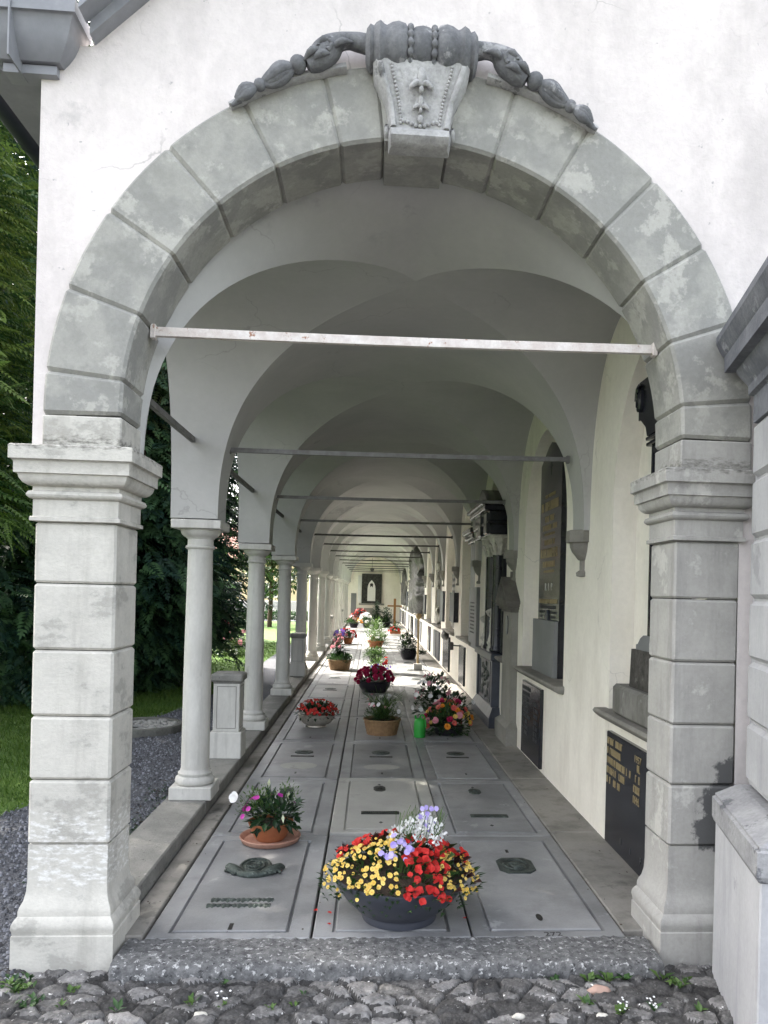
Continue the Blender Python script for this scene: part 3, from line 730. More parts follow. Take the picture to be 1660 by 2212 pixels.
# garlands running down both sides, with a ledge
for sgn in (-1, 1):
    gl = thing('carved_garland', 'carved stone bud garland trailing down the %s side of the arch crown' % ('left' if sgn < 0 else 'right'), 'ornament', (AX, YF - .02, AZ), group='carved garlands of the arch')
    def ap(r, deg, y): a = R(90 - sgn * deg); return (r * math.cos(a), y, r * math.sin(a))
    b = MB(); rs = []
    for k in range(15):
        dg = 11.5 + k * 1.42; t = .03 - .010 * k / 14
        rs.append([ap(RO - .03, dg, .0), ap(RO - .03, dg, -.03), ap(RO - .022, dg, -.045), ap(RO + t - .03, dg, -.04), ap(RO + t - .024, dg, .02)])
    b.rings(rs); b.build('ledge', M['ornament_pale'], gl, 40)
    b = MB()
    pth = [(1.635, 7.6, .040), (1.65, 9.2, .038), (1.66, 10.6, .034), (1.66, 12.0, .038), (1.645, 13.2, .052), (1.622, 14.6, .058), (1.60, 16.0, .050), (1.585, 17.6, .03)]
    b.tube([ap(r, d, -.06) for r, d, q in pth], [q for r, d, q in pth], 12)
    b.build('stem', M['ornament'], gl, 60)
    b = MB()
    for (r, d, q) in ((1.600, 19.0, .038),): b.ball(ap(r, d, -.062), q, 12, 8)
    for i in range(5):
        w = (i - 2) / 2
        b.tube([ap(1.593, 19.8, -.062), ap(1.593 + .022 * w, 21.6, -.075 + .02 * abs(w)), ap(1.582 + .022 * w, 23.4, -.07 + .02 * abs(w)), ap(1.572 + .01 * w, 25.2, -.06)], [0.0167, 0.0262, 0.0214, 0.0095], 8)
    b.ball(ap(1.570, 25.8, -.06), .027, 10, 7)
    for i in range(3):
        w = i - 1
        b.tube([ap(1.568, 26.4, -.06), ap(1.566 + .014 * w, 28.2, -.066), ap(1.558 + .006 * w, 30.2, -.055)], [0.0119, 0.0225, 0.0071], 8)
    b.tube([ap(1.555, 29.6, -.05), ap(1.550, 31.2, -.045)], [0.0167, 0.0071], 7)
    b.build('buds', M['ornament'], gl, 60)
    b = MB()
    for (d0, d1, r0, r1, q) in ((10.0, 14.0, 1.635, 1.61, .010), (12.6, 16.2, 1.655, 1.63, .011), (13.4, 17.2, 1.595, 1.58, .011), (14.8, 18.2, 1.62, 1.595, .011)):
        b.tube([ap(r0, d0, -.085), ap((r0 + r1) / 2 + .004, (d0 + d1) / 2, -.112), ap(r1, d1, -.075)], [.004, q * 1.5, .003], 7)
    b.build('acanthus_leaves', M['ornament'], gl, 60)
    b = MB()          # leaf curl carved on the stem
    for k in range(2):
        b.tube([ap(1.625 + .024 * math.sin(a), 14.4 + 1.0 * math.cos(a), -.112 + .01 * k) for a in [j * .45 for j in range(11)]], .009, 6)
    b.build('leaf_curl', M['ornament'], gl, 60)

CAP = [(0, 1.868), (.022, 1.872), (.022, 1.888), (.012, 1.893), (.012, 1.965), (.022, 1.968), (.032, 1.978), (.034, 1.985), (.028, 1.998), (.014, 2.004), (.014, 2.022), (.03, 2.024), (.045, 2.035), (.055, 2.05), (.06, 2.07),
       (.072, 2.072), (.072, 2.118), (.078, 2.126), (.088, 2.130), (.088, 2.186), (.082, 2.192)]
BAS = [(0.0, 0.465), (0.0, 0.31), (0.003, 0.26), (0.0104, 0.225), (0.0222, 0.2), (0.0266, 0.183), (0.0266, 0.163), (0.0311, 0.158), (0.0385, 0.148), (0.0459, 0.132), (0.0474, 0.116), (0.0429, 0.102), (0.0414, 0.088), (0.0459, 0.084), (0.0459, -0.12)]
def pier(x0, x1, label, mat):
    p = thing('stone_pier', label, 'pier', ((x0 + x1) / 2, (YF + YB) / 2, -.06), group='front piers')
    off = (-(x0 + x1) / 2, -(YF + YB) / 2, .06)
    jz = [.465, .746, 1.023, 1.312, 1.603]
    js = jz + [1.868]
    for z0, z1 in zip(js[:-1], js[1:]):
        b = MB(); j = .004
        b.cbox(x0 - j, x1 + j, YF - j, YB + j, z0 + .002, z1 - .002, .011 if z1 < 1.8 else .009); b.build('course', mat, p, 25, off)
    b = MB(); b.sq(CAP, x0, x1, YF, YB); b.build('capital', mat, p, 40, off)
    b = MB(); b.sq(BAS, x0, x1, YF, YB); b.build('base', mat, p, 40, off)
    return p
pier(-1.458, -1.12, 'pale banded stone pier left of the arcade entrance, limescale on its lower blocks', M['pier_stone'])
pier(1.392, 1.69, 'grey banded stone pier right of the entrance, broken render low on its edge', M['pier_grey'])

# ------------------------------------------------------------------ columns, corbels, rods, pedestals
COLY = [Y1 + D * k for k in range(NB)]
c0 = thing('stone_column', 'first round stone column behind the left front pier', 'column', (COLX, Y1, .1), group='columns along the left side of the arcade')
b = MB(); b.cbox(-.148, .148, -.148, .148, 0, .092, .006); b.build('plinth', M['column'], c0, 25)
b = MB(); b.lathe([(.118, .09), (.132, .098), (.137, .118), (.132, .14), (.118, .15), (.112, .154), (.118, .164), (.118, .174), (.107, .180), (.100, .20)], n=40); b.build('base', M['column'], c0, 50)
b = MB(); b.lathe([(.0985, .196), (.098, .5), (.097, .8), (.0945, 1.15), (.0905, 1.5), (.0865, 1.76), (.089, 1.775)], n=40); b.build('shaft', M['column'], c0, 50)
b = MB(); b.lathe([(.088, 1.772), (.100, 1.778), (.105, 1.788), (.100, 1.798), (.091, 1.803), (.0895, 1.845), (.098, 1.85), (.102, 1.858), (.112, 1.862), (.132, 1.88), (.141, 1.90), (.142, 1.915)], n=40)
b.cbox(-.172, .172, -.172, .172, 1.914, 1.976, .005); b.build('capital', M['column'], c0, 40)
for k in range(1, NB):
    dup(c0, (COLX, COLY[k], .1), '%s round stone column counted from the left front pier%s' % (ORD[k], {1: ', beside the panelled stone pedestal', 12: ', last before the end wall'}.get(k, '')))
q0 = thing('wall_corbel', 'stepped grey stone corbel on the right wall, nearest the entrance', 'corbel', (WX + .012, Y1, 1.75), group='corbels along the right wall')
b = MB()
b.lathe([(.04, 0), (.062, .004), (.066, .03), (.045, .045), (.04, .05), (.04, .12), (.052, .125), (.068, .145), (.10, .185), (.115, .22), (.118, .25), (.145, .252), (.145, .335), (.138, .342)], n=8, rot=math.pi / 8)
b.build('bracket', M['corbel'], q0, 40)
for k in range(1, NB): dup(q0, (WX + .012, COLY[k], 1.75), '%s stone corbel along the right wall counted from the entrance' % ORD[k])
def rod(name, label, p0, p1, mat, w, h, cat, group):
    a, c = Vector(p0), Vector(p1); l = (c - a).length
    o = thing(name, label, cat, p0, math.atan2(c.y - a.y, c.x - a.x), group)
    b = MB(); dz = (c.z - a.z); n = 24
    rs = []
    for i in range(n + 1):
        t = i / n; s_ = -.006 * math.sin(math.pi * t)
        rs.append([(l * t, -w / 2, dz * t + s_ - h / 2), (l * t, w / 2, dz * t + s_ - h / 2), (l * t, w / 2, dz * t + s_ + h / 2), (l * t, -w / 2, dz * t + s_ + h / 2)])
    b.rings(rs); b.build('bar', mat, o)
    for x, zz in ((.012, 0), (l - .012, dz)):
        b = MB(); b.cbox(x - .012, x + .012, -w / 2 - .006, w / 2 + .006, zz - h / 2 - .012, zz + h / 2 + .012, .003)
        b.build('anchor_plate', mat, o)
    return o
rod('tie_rod', 'pale flaking iron tie rod across the front arch', (-1.035, 3.60, 2.765), (1.335, 3.60, 2.79), M['iron_pale'], .028, .04, 'tie rod', 'tie rods across the vault')
for k in range(NB):
    rod('tie_rod', '%s iron tie rod across the vault behind the front arch' % ORD[k], (-1.06, COLY[k], 2.60), (1.45, COLY[k], 2.62), M['iron_grey'] if k < 3 else M['iron_dark'], .026, .032, 'tie rod', 'tie rods across the vault')
for k in range(NB):
    y0 = YB if k == 0 else COLY[k - 1] + .1
    rod('side_tie_rod', 'iron tie rod along the open side in the %s bay from the entrance' % ORD[k], (COLX - .03, y0, 2.64), (COLX - .03, COLY[k] - .06, 2.63), M['iron_grey'] if k < 2 else M['iron_dark'], .03, .036, 'tie rod', 'tie rods along the open side')
ped = thing('stone_pedestal', 'square panelled stone pedestal on the kerb between the two nearest columns', 'pedestal', (-1.245, 6.98, .1), group='pedestals on the kerb')
b = MB(); b.cbox(-.138, .138, -.13, .13, 0, .235, .008); b.build('base', M['column'], ped, 25)
b = MB(); b.cbox(-.115, .115, -.108, .108, .233, .66, .006); b.build('body', M['column'], ped, 25)
b = MB(); b.frame(-.085, .085, .264, .636, .005, -.1105, -.107); b.build('panel_moulding', M['kerb'], ped)
b = MB(); b.frame(-.08, .08, .264, .636, .005, .1145, .1165, 'x'); b.build('panel_moulding', M['kerb'], ped)
b = MB(); b.cbox(-.118, .118, -.11, .11, .658, .675, .003); b.cbox(-.14, .14, -.132, .132, .675, .745, .014); b.rings([[(-.12, -.112, .745), (.12, -.112, .745), (.12, .112, .745), (-.12, .112, .745)], [(-.09, -.085, .752), (.09, -.085, .752), (.09, .085, .752), (-.09, .085, .752)]])
b.build('cap', M['kerb'], ped, 30)
dup(ped, (-1.245, COLY[3] - .32, .1), 'square stone pedestal in shade just before the fourth column')
dup(ped, (-1.245, COLY[6] + 1.2, .1), 'square stone pedestal beyond the seventh column')
dup(ped, (-1.245, COLY[9] + 1.2, .1), 'square stone pedestal farthest along the kerb, past the tenth column')
# ------------------------------------------------------------------ grave slabs
XSL = [(-.988, -.244, -.897, -.341), (-.231, .509, -.144, .415), (.518, 1.243, .597, 1.163)]
rows = [3.565, 5.06, 6.56, 8.2]
while rows[-1] + 1.65 < YEND: rows.append(rows[-1] + 1.65)
rows.append(YEND)
SIDE = ['left', 'middle', 'right']
def slab_parts(o, x0, x1, g0, g1, ln, raised=0, mat=None, rough=False):
    """frame with a sunk groove round a flush panel; origin at the front edge"""
    mat = mat or M['slab']
    f = MB(); gy0, gy1 = (.06, ln - .10)
    w = .018
    z = raised
    f.frame(x0, x1, .003, ln - .004, 0, 0, 0, 'z') if False else None
    out = [(x0, .003), (x1, .003), (x1, ln - .005), (x0, ln - .005)]
    inn = [(g0, gy0), (g1, gy0), (g1, gy1), (g0, gy1)]
    in2 = [(g0 + .006, gy0 + .006), (g1 - .006, gy0 + .006), (g1 - .006, gy1 - .006), (g0 + .006, gy1 - .006)]
    c = .005
    outc = [(x0 + c, .003 + c), (x1 - c, .003 + c), (x1 - c, ln - .005 - c), (x0 + c, ln - .005 - c)]
    f.rings([[(*p, -.05) for p in out], [(*p, z - c) for p in out], [(*p, z) for p in outc], [(*p, z) for p in inn], [(*p, z - .016) for p in in2]], cap=False)
    f.build('frame', mat, o)
    p = MB(); q = .017
    a = [(g0 + q, gy0 + q), (g1 - q, gy0 + q), (g1 - q, gy1 - q), (g0 + q, gy1 - q)]
    a0 = [(g0 + .004, gy0 + .004), (g1 - .004, gy0 + .004), (g1 - .004, gy1 - .004), (g0 + .004, gy1 - .004)]
    a2 = [(g0 + q + .004, gy0 + q + .004), (g1 - q - .004, gy0 + q + .004), (g1 - q - .004, gy1 - q - .004), (g0 + q + .004, gy1 - q - .004)]
    p.rings([[(*v, z - .022) for v in a0], [(*v, z - .015) for v in a0], [(*v, z - .015) for v in a], [(*v, z - .001) for v in a], [(*v, z + .003) for v in a2]], cap=True)
    p.build('panel', mat, o)
def flat(b, pts, z0, z1, ins=.004):
    cxm = sum(p[0] for p in pts) / len(pts); cym = sum(p[1] for p in pts) / len(pts)
    b.rings([[(x, y, z0) for x, y in pts], [(x, y, z1 - .001) for x, y in pts], [(x + (cxm - x) * .06, y + (cym - y) * .06, z1) for x, y in pts]])
def oval(cx, cy, rx, ry, n=24): return [(cx + rx * math.cos(2 * math.pi * k / n), cy + ry * math.sin(2 * math.pi * k / n)) for k in range(n)]
def octa(cx, cy, rx, ry, c=.4): return [(cx - rx + rx * c, cy - ry), (cx + rx - rx * c, cy - ry), (cx + rx, cy - ry + ry * c), (cx + rx, cy + ry - ry * c), (cx + rx - rx * c, cy + ry), (cx - rx + rx * c, cy + ry), (cx - rx, cy + ry - ry * c), (cx - rx, cy - ry + ry * c)]
def wave_line(o, x0, x1, y, mat):
    b = MB(); n = 40; rs = []
    for i in range(n + 1):
        x = x0 + (x1 - x0) * i / n; h = .016 + .010 * math.sin(i * 1.9) + .006 * math.sin(i * .7)
        rs.append([(x, y - h, .003), (x, y - h * .4, .012 + .004 * math.sin(i * 2.3)), (x, y + h * .5, .012), (x, y + h, .003)])
    b.rings(rs); b.build('bronze_lettering', mat, o, 60)
slab_pr = {}
for r in range(len(rows) - 1):
    ln = rows[r + 1] - rows[r]
    for c in range(3):
        x0, x1, g0, g1 = XSL[c]; mid = (g0 + g1) / 2
        far = 'in the %s row of graves from the entrance step' % ORD[r]
        lab = '%s of three grey stone grave slabs %s' % (SIDE[c], far)
        if r == 0: lab = ['grave slab at the entrance with round bronze crest and two bronze lettering lines', 'grave slab at the entrance that carries the large bowl of flowers', 'grave slab at the entrance numbered 272 with eight-sided bronze medallion'][c]
        if r == 1: lab = ['left grey grave slab behind the terracotta pot, with a small medal', 'paler raised grave slab with rounded edge and dark name plate, behind the flower bowl', 'right grave slab in the second row with bronze name plate and small medal'][c]
        if r == 2: lab = ['third-row grave slab with a large pale oval stain, left of three', 'third-row grave slab with oval medallion and faint stain, middle of three', 'third-row grave slab with oval medallion beside the right wall, right of three'][c]
        o = thing('grave_slab', lab, 'grave slab', (0, rows[r], 0), group='grave slabs of the arcade floor')
        pale = (r == 1 and c == 1)
        slab_parts(o, x0, x1, g0, g1, ln, .018 if pale else 0, M['slab_pale'] if pale else M['slab'])
        if r == 0 and c == 0:
            b = MB(); cx, cy = -.622, .90; flat(b, oval(cx, cy, .092, .125, 32), .003, .014)
            b.tube([(cx + .082 * math.cos(a), cy + .112 * math.sin(a), .014) for a in [k * math.pi / 16 for k in range(33)]], .009, 6)
            b.tube([(cx + .052 * math.cos(a), cy + .072 * math.sin(a), .015) for a in [k * math.pi / 16 for k in range(33)]], .006, 6)
            for k in range(10):
                a = random.random() * 6.3; q = random.random() * .04; b.ball((cx + q * math.cos(a), cy + q * 1.3 * math.sin(a), .016), (.014, .018, .008), 7, 5, lump=.3)
            b.build('bronze_crest', M['bronze'], o, 60)
            b = MB()
            for sg in (-1, 1):
                b.tube([(cx + sg * .05, cy - .115, .008), (cx + sg * .10, cy - .08, .014), (cx + sg * .14, cy - .03, .014), (cx + sg * .165, cy - .005, .008)], [.02, .03, .026, .008], 8, flat=1)
                b.tube([(cx + sg * .03, cy - .12, .012), (cx + sg * .08, cy - .11, .016), (cx + sg * .135, cy - .075, .014), (cx + sg * .155, cy - .05, .01)], [.012, .018, .015, .006], 8)
            b.tube([(cx - .1, cy - .1, .008), (cx - .05, cy - .135, .012), (cx, cy - .145, .012), (cx + .05, cy - .135, .012), (cx + .1, cy - .1, .008)], [.014, .022, .024, .022, .014], 8)
            for k in range(22):
                t = k / 21; xx = -.15 + .30 * t; b.ball((cx + xx, cy - .095 - .035 * math.sin(math.pi * t) + random.uniform(-.015, .015), .017), (.011, .015, .008), 7, 5, lump=.35)
            b.build('bronze_wreath', M['bronze'], o, 60)
            wave_line(o, -.775, -.462, 3.995 - rows[r], M['bronze']); wave_line(o, -.785, -.468, 3.925 - rows[r], M['bronze'])
            b = MB(); b.box(-.631, -.612, .085, .155, .0032, .0045); b.build('lifting_slot', M['dark'], o)
        elif r == 0 and c == 2:
            b = MB(); cx, cy = .89, .925; flat(b, octa(cx, cy, .106, .122), .003, .012)
            b.tube([(cx + .07 * math.cos(a), cy + .08 * math.sin(a), .013) for a in [k * math.pi / 14 for k in range(29)]], .007, 6)
            b.ball((cx, cy + .01, .012), (.035, .045, .016), 9, 6, lump=.2); b.ball((cx + .01, cy - .03, .012), (.045, .025, .012), 9, 6, lump=.2)
            b.build('bronze_medallion', M['bronze'], o, 50)
            b = MB(); flat(b, oval(.873, .21, .016, .04, 12), .003, .006); b.build('lifting_slot', M['dark'], o)
            b = MB(); b.box(.875, .892, 1.16, 1.21, .0032, .0045); b.build('lifting_slot', M['dark'], o)
            text_mesh('272', .058, M['dark'], o, (.90, .010, .0004), (0, 0, 0), .0006, 'number')
        elif r == 1:
            zz = .018 if pale else 0; cx = [-.621, .106, .874][c]
            b = MB(); flat(b, octa(cx, 1.115, .047, .075, .5), .003 + zz, .011 + zz); b.ball((cx, 1.115, .01 + zz), (.026, .042, .009), 8, 5, lump=.3); b.build('bronze_medal', M['bronze_dark'] if pale else M['bronze'], o, 50)
            px = [-.62, .104, .889][c]
            b = MB(); flat(b, [(px - .135, .41), (px + .135, .41), (px + .135, .475), (px - .135, .475)], .003 + zz, .009 + zz); b.build('name_plate', M['bronze_dark'] if pale else M['bronze'], o, 40)
            b = MB()
            for k in range(16): b.box(px - .115 + k * .0145, px - .115 + k * .0145 + random.uniform(.004, .010), .428, .458, .0085 + zz, .0105 + zz)
            b.build('lettering', M['bronze'], o)
            for yy in (1.25, .22): b = MB(); flat(b, [(cx, yy - .022), (cx + .014, yy), (cx, yy + .022), (cx - .014, yy)], .002 + zz, .0045 + zz); b.build('lifting_slot', M['dark'], o)
        elif r >= 2:
            if r == 2 or (r * 3 + c) % 3 != 1:
                cx = mid; b = MB(); cy = ln - .56
                flat(b, oval(cx, cy, .09, .085), .003, .010); b.ball((cx, cy, .009), (.05, .045, .008), 8, 5, lump=.3); b.build('bronze_medallion', M['bronze'], o, 50)
                b = MB(); b.box(cx - .11, cx + .11, cy - .20, cy - .165, .002, .008); b.build('name_plate', M['bronze_dark'], o)
            if r == 2 and c < 2:
                b = MB(); flat(b, oval(mid, .50 if c == 0 else .47, .17, .14 if c == 0 else .11, 28), .0025, .0036); b.build('pale_stain', M['slab_pale'], o)
            b = MB(); b.box(mid - .008, mid + .008, .19, .25, .0032, .0045); b.build('lifting_slot', M['dark'], o)

# ------------------------------------------------------------------ memorials along the right wall (face of the wall at WX, niche back at WX + .155)
def bars(parent, mat, x, ya, yb, z, h, seed, gap=.2, fill=1.0, align='c'):
    """one engraved line that cannot be read: upright strokes, read from far side to near side"""
    rr = random.Random(seed); b = MB(); y = yb
    w = h * .55; L = (yb - ya); y = yb; end = ya
    while y - w > end:
        if rr.random() > gap * .6:
            t = w * rr.uniform(.24, .34)
            b.box(x - .002, x + .001, y - t, y, z, z + h)
            if rr.random() < .7: b.box(x - .002, x + .001, y - w * .8, y - w * .8 + t, z, z + h)
            if rr.random() < .7:
                zz = z + rr.choice((0, .42, .82)) * h; b.box(x - .002, x + .001, y - w * .8, y, zz, zz + h * .18)
        y -= w * 1.12
    b.build('lettering', mat, parent)
def plaque(name, label, y0, y1, z0, z1, mat, th=.03, x=WX, cat='plaque', group=None, c=.006):
    o = thing(name, label, cat, (x, (y0 + y1) / 2, z0), group=group)
    b = MB(); b.cbox(-th, .004, -(y1 - y0) / 2, (y1 - y0) / 2, 0, z1 - z0, c); b.build('slab', mat, o, 25)
    return o
BP = 'black plaques at the foot of the wall'
p = plaque('memorial_plaque', 'black stone plaque with gold names and R I P, beside the right front pier', 3.62, 4.885, .03, .742, M['black_stone'], .032, group=BP)
for i, (a, y) in enumerate(((.30, 0), (.27, 0), (.47, 0), (.36, 0), (.28, 0))): bars(p, M['gold'], -.033, .61 - a, .61, .635 - i * .062, .043, i + 3)
text_mesh('1957', .058, M['gold'], p, (-.0335, .05, .625), (R(90), 0, R(-90)), .001)
for i in range(1, 5): bars(p, M['gold'], -.033, -.01, .11, .635 - i * .062, .043, i + 30)
for k, ch in enumerate('RIP'): text_mesh(ch, .055, M['lead'], p, (-.0335, .31 - .17 * k, .075), (R(90), 0, R(-90)), .001)
p = plaque('memorial_plaque', 'black plaque with grey lettering below the tall pointed black slab', 6.845, 7.68, .035, .753, M['black_stone'], .032, group=BP)
for i in range(9):
    bars(p, M['lead'], -.033, .40 - random.uniform(.28, .42), .39, .64 - i * .054, .036, i + 60)
    if i > 1: bars(p, M['lead'], -.033, -.34, -.16, .64 - i * .054, .036, i + 90)
# niche 0: dark stone column monument on two blocks
m0 = thing('column_monument', 'tall black column monument on rough stone blocks half hidden by the right pier', 'monument', (1.66, 4.2, .872))
b = MB(); b.cbox(-.13, .06, -.55, .56, 0, .19, .02); b.build('lower_block', M['grey_block'], m0, 30)
b = MB(); b.rings([[(-.075 + .0, -.40, .188), (-.075, .40, .188), (.06, .40, .188), (.06, -.40, .188)], [(-.07, -.39, .42), (-.07, .39, .42), (.06, .39, .42), (.06, -.39, .42)]]); b.build('rough_block', M['dark_rough'], m0)
b = MB(); b.poly([(-.34, .418), (.34, .418), (.34, .45), (.31, .455), (.27, .49), (.22, .51), (-.22, .51), (-.27, .49), (-.31, .455), (-.34, .45)], -.06, .055, 'x'); b.build('shoulder', M['grey_panel'], m0)
b = MB(); b.cbox(-.045, .05, -.20, .20, .508, 1.62, .004); b.build('shaft', M['black_stone'], m0, 25)
b = MB(); b.frame(-.165, .165, .55, 1.58, .012, -.052, -.044, 'x'); b.build('panel_frame', M['black_stone'], m0)
b = MB()
for z, h in ((1.62, .225), (1.655, .235)): b.cbox(-.07, .055, -h, h, z, z + .022, .005)
b.poly([(-.21, 1.68), (.21, 1.68), (.24, 1.74), (.33, 1.80), (.36, 1.80), (.36, 2.03), (-.36, 2.03), (-.36, 1.80), (-.33, 1.80), (-.24, 1.74)], -.07, .05, 'x')
for s_ in (-1, 1):
    b.tube([(-.075, s_ * .33 + .04 * math.cos(a) * (1 - a / 14), 1.92 + .09 * math.sin(a) * (1 - a / 14)) for a in [k * .5 for k in range(20)]], .02, 6)
b.build('capital', M['black_stone'], m0, 40)
lf = MB()
for k in range(4): lf.leaf((1.60, 4.80, .885), (-.2 + .1 * k, .35 - .05 * k, .9), .10, .02, .7)
tag(lf.build('green_shoot', M['leaf_light']), 'green shoot growing on the sill beside the lower stone block', 'plant')
# niche 1: pointed black slab and grey board
m1 = thing('pointed_slab', 'tall black pointed memorial slab with gold lettering in the second niche', 'memorial', (1.70, 7.10, .872))
b = MB(); b.poly([(-.42, 0), (.42, 0), (.42, 2.0), (.30, 2.06), (.12, 2.14), (0, 2.17), (-.12, 2.14), (-.30, 2.06), (-.42, 2.0)], -.045, .04, 'x'); b.build('slab', M['black_stone'], m1)
b = MB(); b.box(-.048, -.046, -.006, .006, 1.86, 1.99); b.build('cross_upright', M['lead'], m1); b = MB(); b.box(-.0485, -.0465, -.04, .04, 1.94, 1.952); b.build('cross_arm', M['lead'], m1)
for z, h, w, sd in ((1.66, .03, .2, 1), (1.535, .085, .36, 2), (1.43, .055, .2, 3), (1.35, .05, .28, 4), (1.30, .02, .2, 5), (1.21, .05, .2, 6), (1.09, .085, .36, 7), (1.0, .055, .25, 8), (.95, .02, .2, 9),
                    (.66, .04, .38, 11), (.61, .03, .32, 12), (.36, .04, .3, 13), (.31, .04, .32, 14)):
    bars(m1, M['gold'] if sd < 12 else M['lead'], -.047, -w, w, z, h, sd, .15)
for i in range(5):
    bars(m1, M['lead'], -.047, -.34, -.10, .565 - i * .042, .024, 40 + i, .4); bars(m1, M['lead'], -.047, .12, .34, .565 - i * .042, .024, 50 + i, .4)
for k, ch in enumerate('RIP'): text_mesh(ch, .10, M['white_wall'], m1, (-.0465, .12 - .12 * k, .78), (R(90), 0, R(-90)), .001)
b = MB(); b.rings([[(-.05 - q, .045 * math.cos(a), .50 + .10 * math.sin(a)) for a in [k * math.pi / 10 for k in range(20)]] for q in (-.002, .012)]); b.build('portrait_oval', M['slate_iron'], m1)
o = plaque('grey_board', 'plain grey board leaning against the foot of the pointed black slab', 6.68, 7.56, .873, 1.375, M['grey_panel'], .035, x=1.648, cat='board', c=.002)
# gabled stele on the pilaster
s1 = thing('gabled_stele', 'narrow stone stele with a gabled roof and oval, standing against the wall', 'stele', (WX, 8.40, 0))
b = MB(); b.cbox(-.125, .003, -.36, .36, 0, .19, .004); b.rings([[(-.125, -.36, .188), (-.125, .36, .188), (0, .36, .188), (0, -.36, .188)], [(-.07, -.29, .235), (-.07, .29, .235), (0, .29, .235), (0, -.29, .235)]]); b.build('plinth', M['stele'], s1, 25)
b = MB(); b.rings([[(-.068, -.285, .23), (-.068, .285, .23), (.002, .285, .23), (.002, -.285, .23)], [(-.068, -.265, 1.42), (-.068, .265, 1.42), (.002, .265, 1.42), (.002, -.265, 1.42)]]); b.build('shaft', M['stele'], s1)
b = MB()
for z, q in ((1.415, .02), (1.445, .05), (1.475, .075)): b.cbox(-.068 - q, .002, -.265 - q, .265 + q, z, z + .032, .006)
b.poly([(-.36, 1.505), (.36, 1.505), (.36, 1.535), (0, 1.80), (-.36, 1.535)], -.15, .002, 'x'); b.build('gabled_roof', M['stele_roof'], s1, 25)
b = MB()
for q in (0, .035, .07):
    for sg in (-1, 1): b.tube([(-.152, sg * (.27 - q * 1.4), 1.545 + q * .3), (-.152, 0, 1.745 - q * 1.15)], .009, 5)
    b.tube([(-.152, -.27 + q * 1.4, 1.545 + q * .3), (-.152, .27 - q * 1.4, 1.545 + q * .3)], .009, 5)
b.build('gable_moulding', M['stele_roof'], s1, 60)
b = MB(); b.ball((-.152, 0, 1.60), (.012, .022, .035), 8, 6); b.build('drop_relief', M['stele_roof'], s1, 60)
b = MB(); b.rings([[(-.066 - q, .07 * math.cos(a), 1.27 + .105 * math.sin(a)) for a in [k * math.pi / 12 for k in range(24)]] for q in (0, .012)]); b.build('oval_plate', M['slate_iron'], s1)
b = MB(); b.tube([(-.03, 0, 1.80), (-.03, 0, 1.86)], .02, 6); b.build('finial', M['stele_roof'], s1, 60)
# niche 2: black aedicule on a slate pedestal
m2 = thing('black_monument', 'large black monument with white Corinthian capitals on a slate pedestal', 'monument', (WX, 9.85, 0))
b = MB(); b.cbox(-.14, .002, -.76, .80, 0, .13, .006); b.rings([[(-.14, -.76, .128), (-.14, .80, .128), (0, .80, .128), (0, -.76, .128)], [(-.085, -.66, .24), (-.085, .70, .24), (0, .70, .24), (0, -.66, .24)]]); b.build('stepped_base', M['slate_iron'], m2, 25)
b = MB(); b.cbox(-.075, .002, -.62, .66, .238, .80, .006)
for y in (-.60, .64): b.cbox(-.10, 0, y - .045, y + .045, .238, .80, .006)
b.cbox(-.125, .002, -.70, .74, .80, .89, .012); b.build('pedestal', M['slate_iron'], m2, 25)
b = MB()
for k in range(26):
    b.ball((-.078, random.uniform(-.28, .32), random.uniform(.30, .74)), (.016, random.uniform(.03, .07), random.uniform(.02, .05)), 7, 5, lump=.3)
b.build('relief', M['bronze'], m2, 60)
b = MB(); b.frame(-.42, .46, .27, .77, .02, -.086, -.07, 'x'); b.build('relief_frame', M['slate_iron'], m2)
b = MB(); b.cbox(.0, .15, -.66, .70, .86, 2.1, .004); b.build('back_slab', M['black_stone'], m2, 25)
for y in (-.46, .05):
    cc = MB(); cc.lathe([(.088, .90), (.095, .93), (.085, .95), (.078, 1.0), (.072, 2.07), (.075, 2.09)], -.02, y, 20); cc.build('black_column', M['black_stone'], m2, 50)
    cc = MB(); cc.lathe([(.074, 2.085), (.082, 2.10), (.078, 2.13), (.095, 2.22), (.118, 2.29), (.12, 2.30)], -.02, y, 20, rip=lambda a, z: .09 * math.sin(8 * a) + .03 * math.sin(z * 160))
    for k in range(8):
        a = k * math.pi / 4 + .2; cc.tube([(-.02 + .08 * math.cos(a), y + .08 * math.sin(a), 2.12), (-.02 + .105 * math.cos(a), y + .105 * math.sin(a), 2.20), (-.02 + .135 * math.cos(a), y + .135 * math.sin(a), 2.225), (-.02 + .13 * math.cos(a), y + .13 * math.sin(a), 2.205)], [.018, .022, .014, .005], 6)
    cc.cbox(-.15, .11, y - .13, y + .13, 2.298, 2.335, .01); cc.build('capital', M['white_relief'], m2, 60)
b = MB()
for z0, z1, q in ((2.335, 2.46, .0), (2.46, 2.50, .03), (2.50, 2.62, .01), (2.62, 2.68, .08), (2.68, 2.73, .12)): b.cbox(-.16 - q, .15, -.62 - q, .66 + q, z0, z1, .008)
b.poly([(-.5, 2.73), (.54, 2.73), (.3, 2.86), (.02, 2.95), (-.26, 2.86)], -.18, .12, 'x')
for y in (-.46, .05): b.cbox(-.20, 0, y - .12, y + .12, 2.34, 2.60, .012)
b.build('entablature', M['black_stone'], m2, 25)
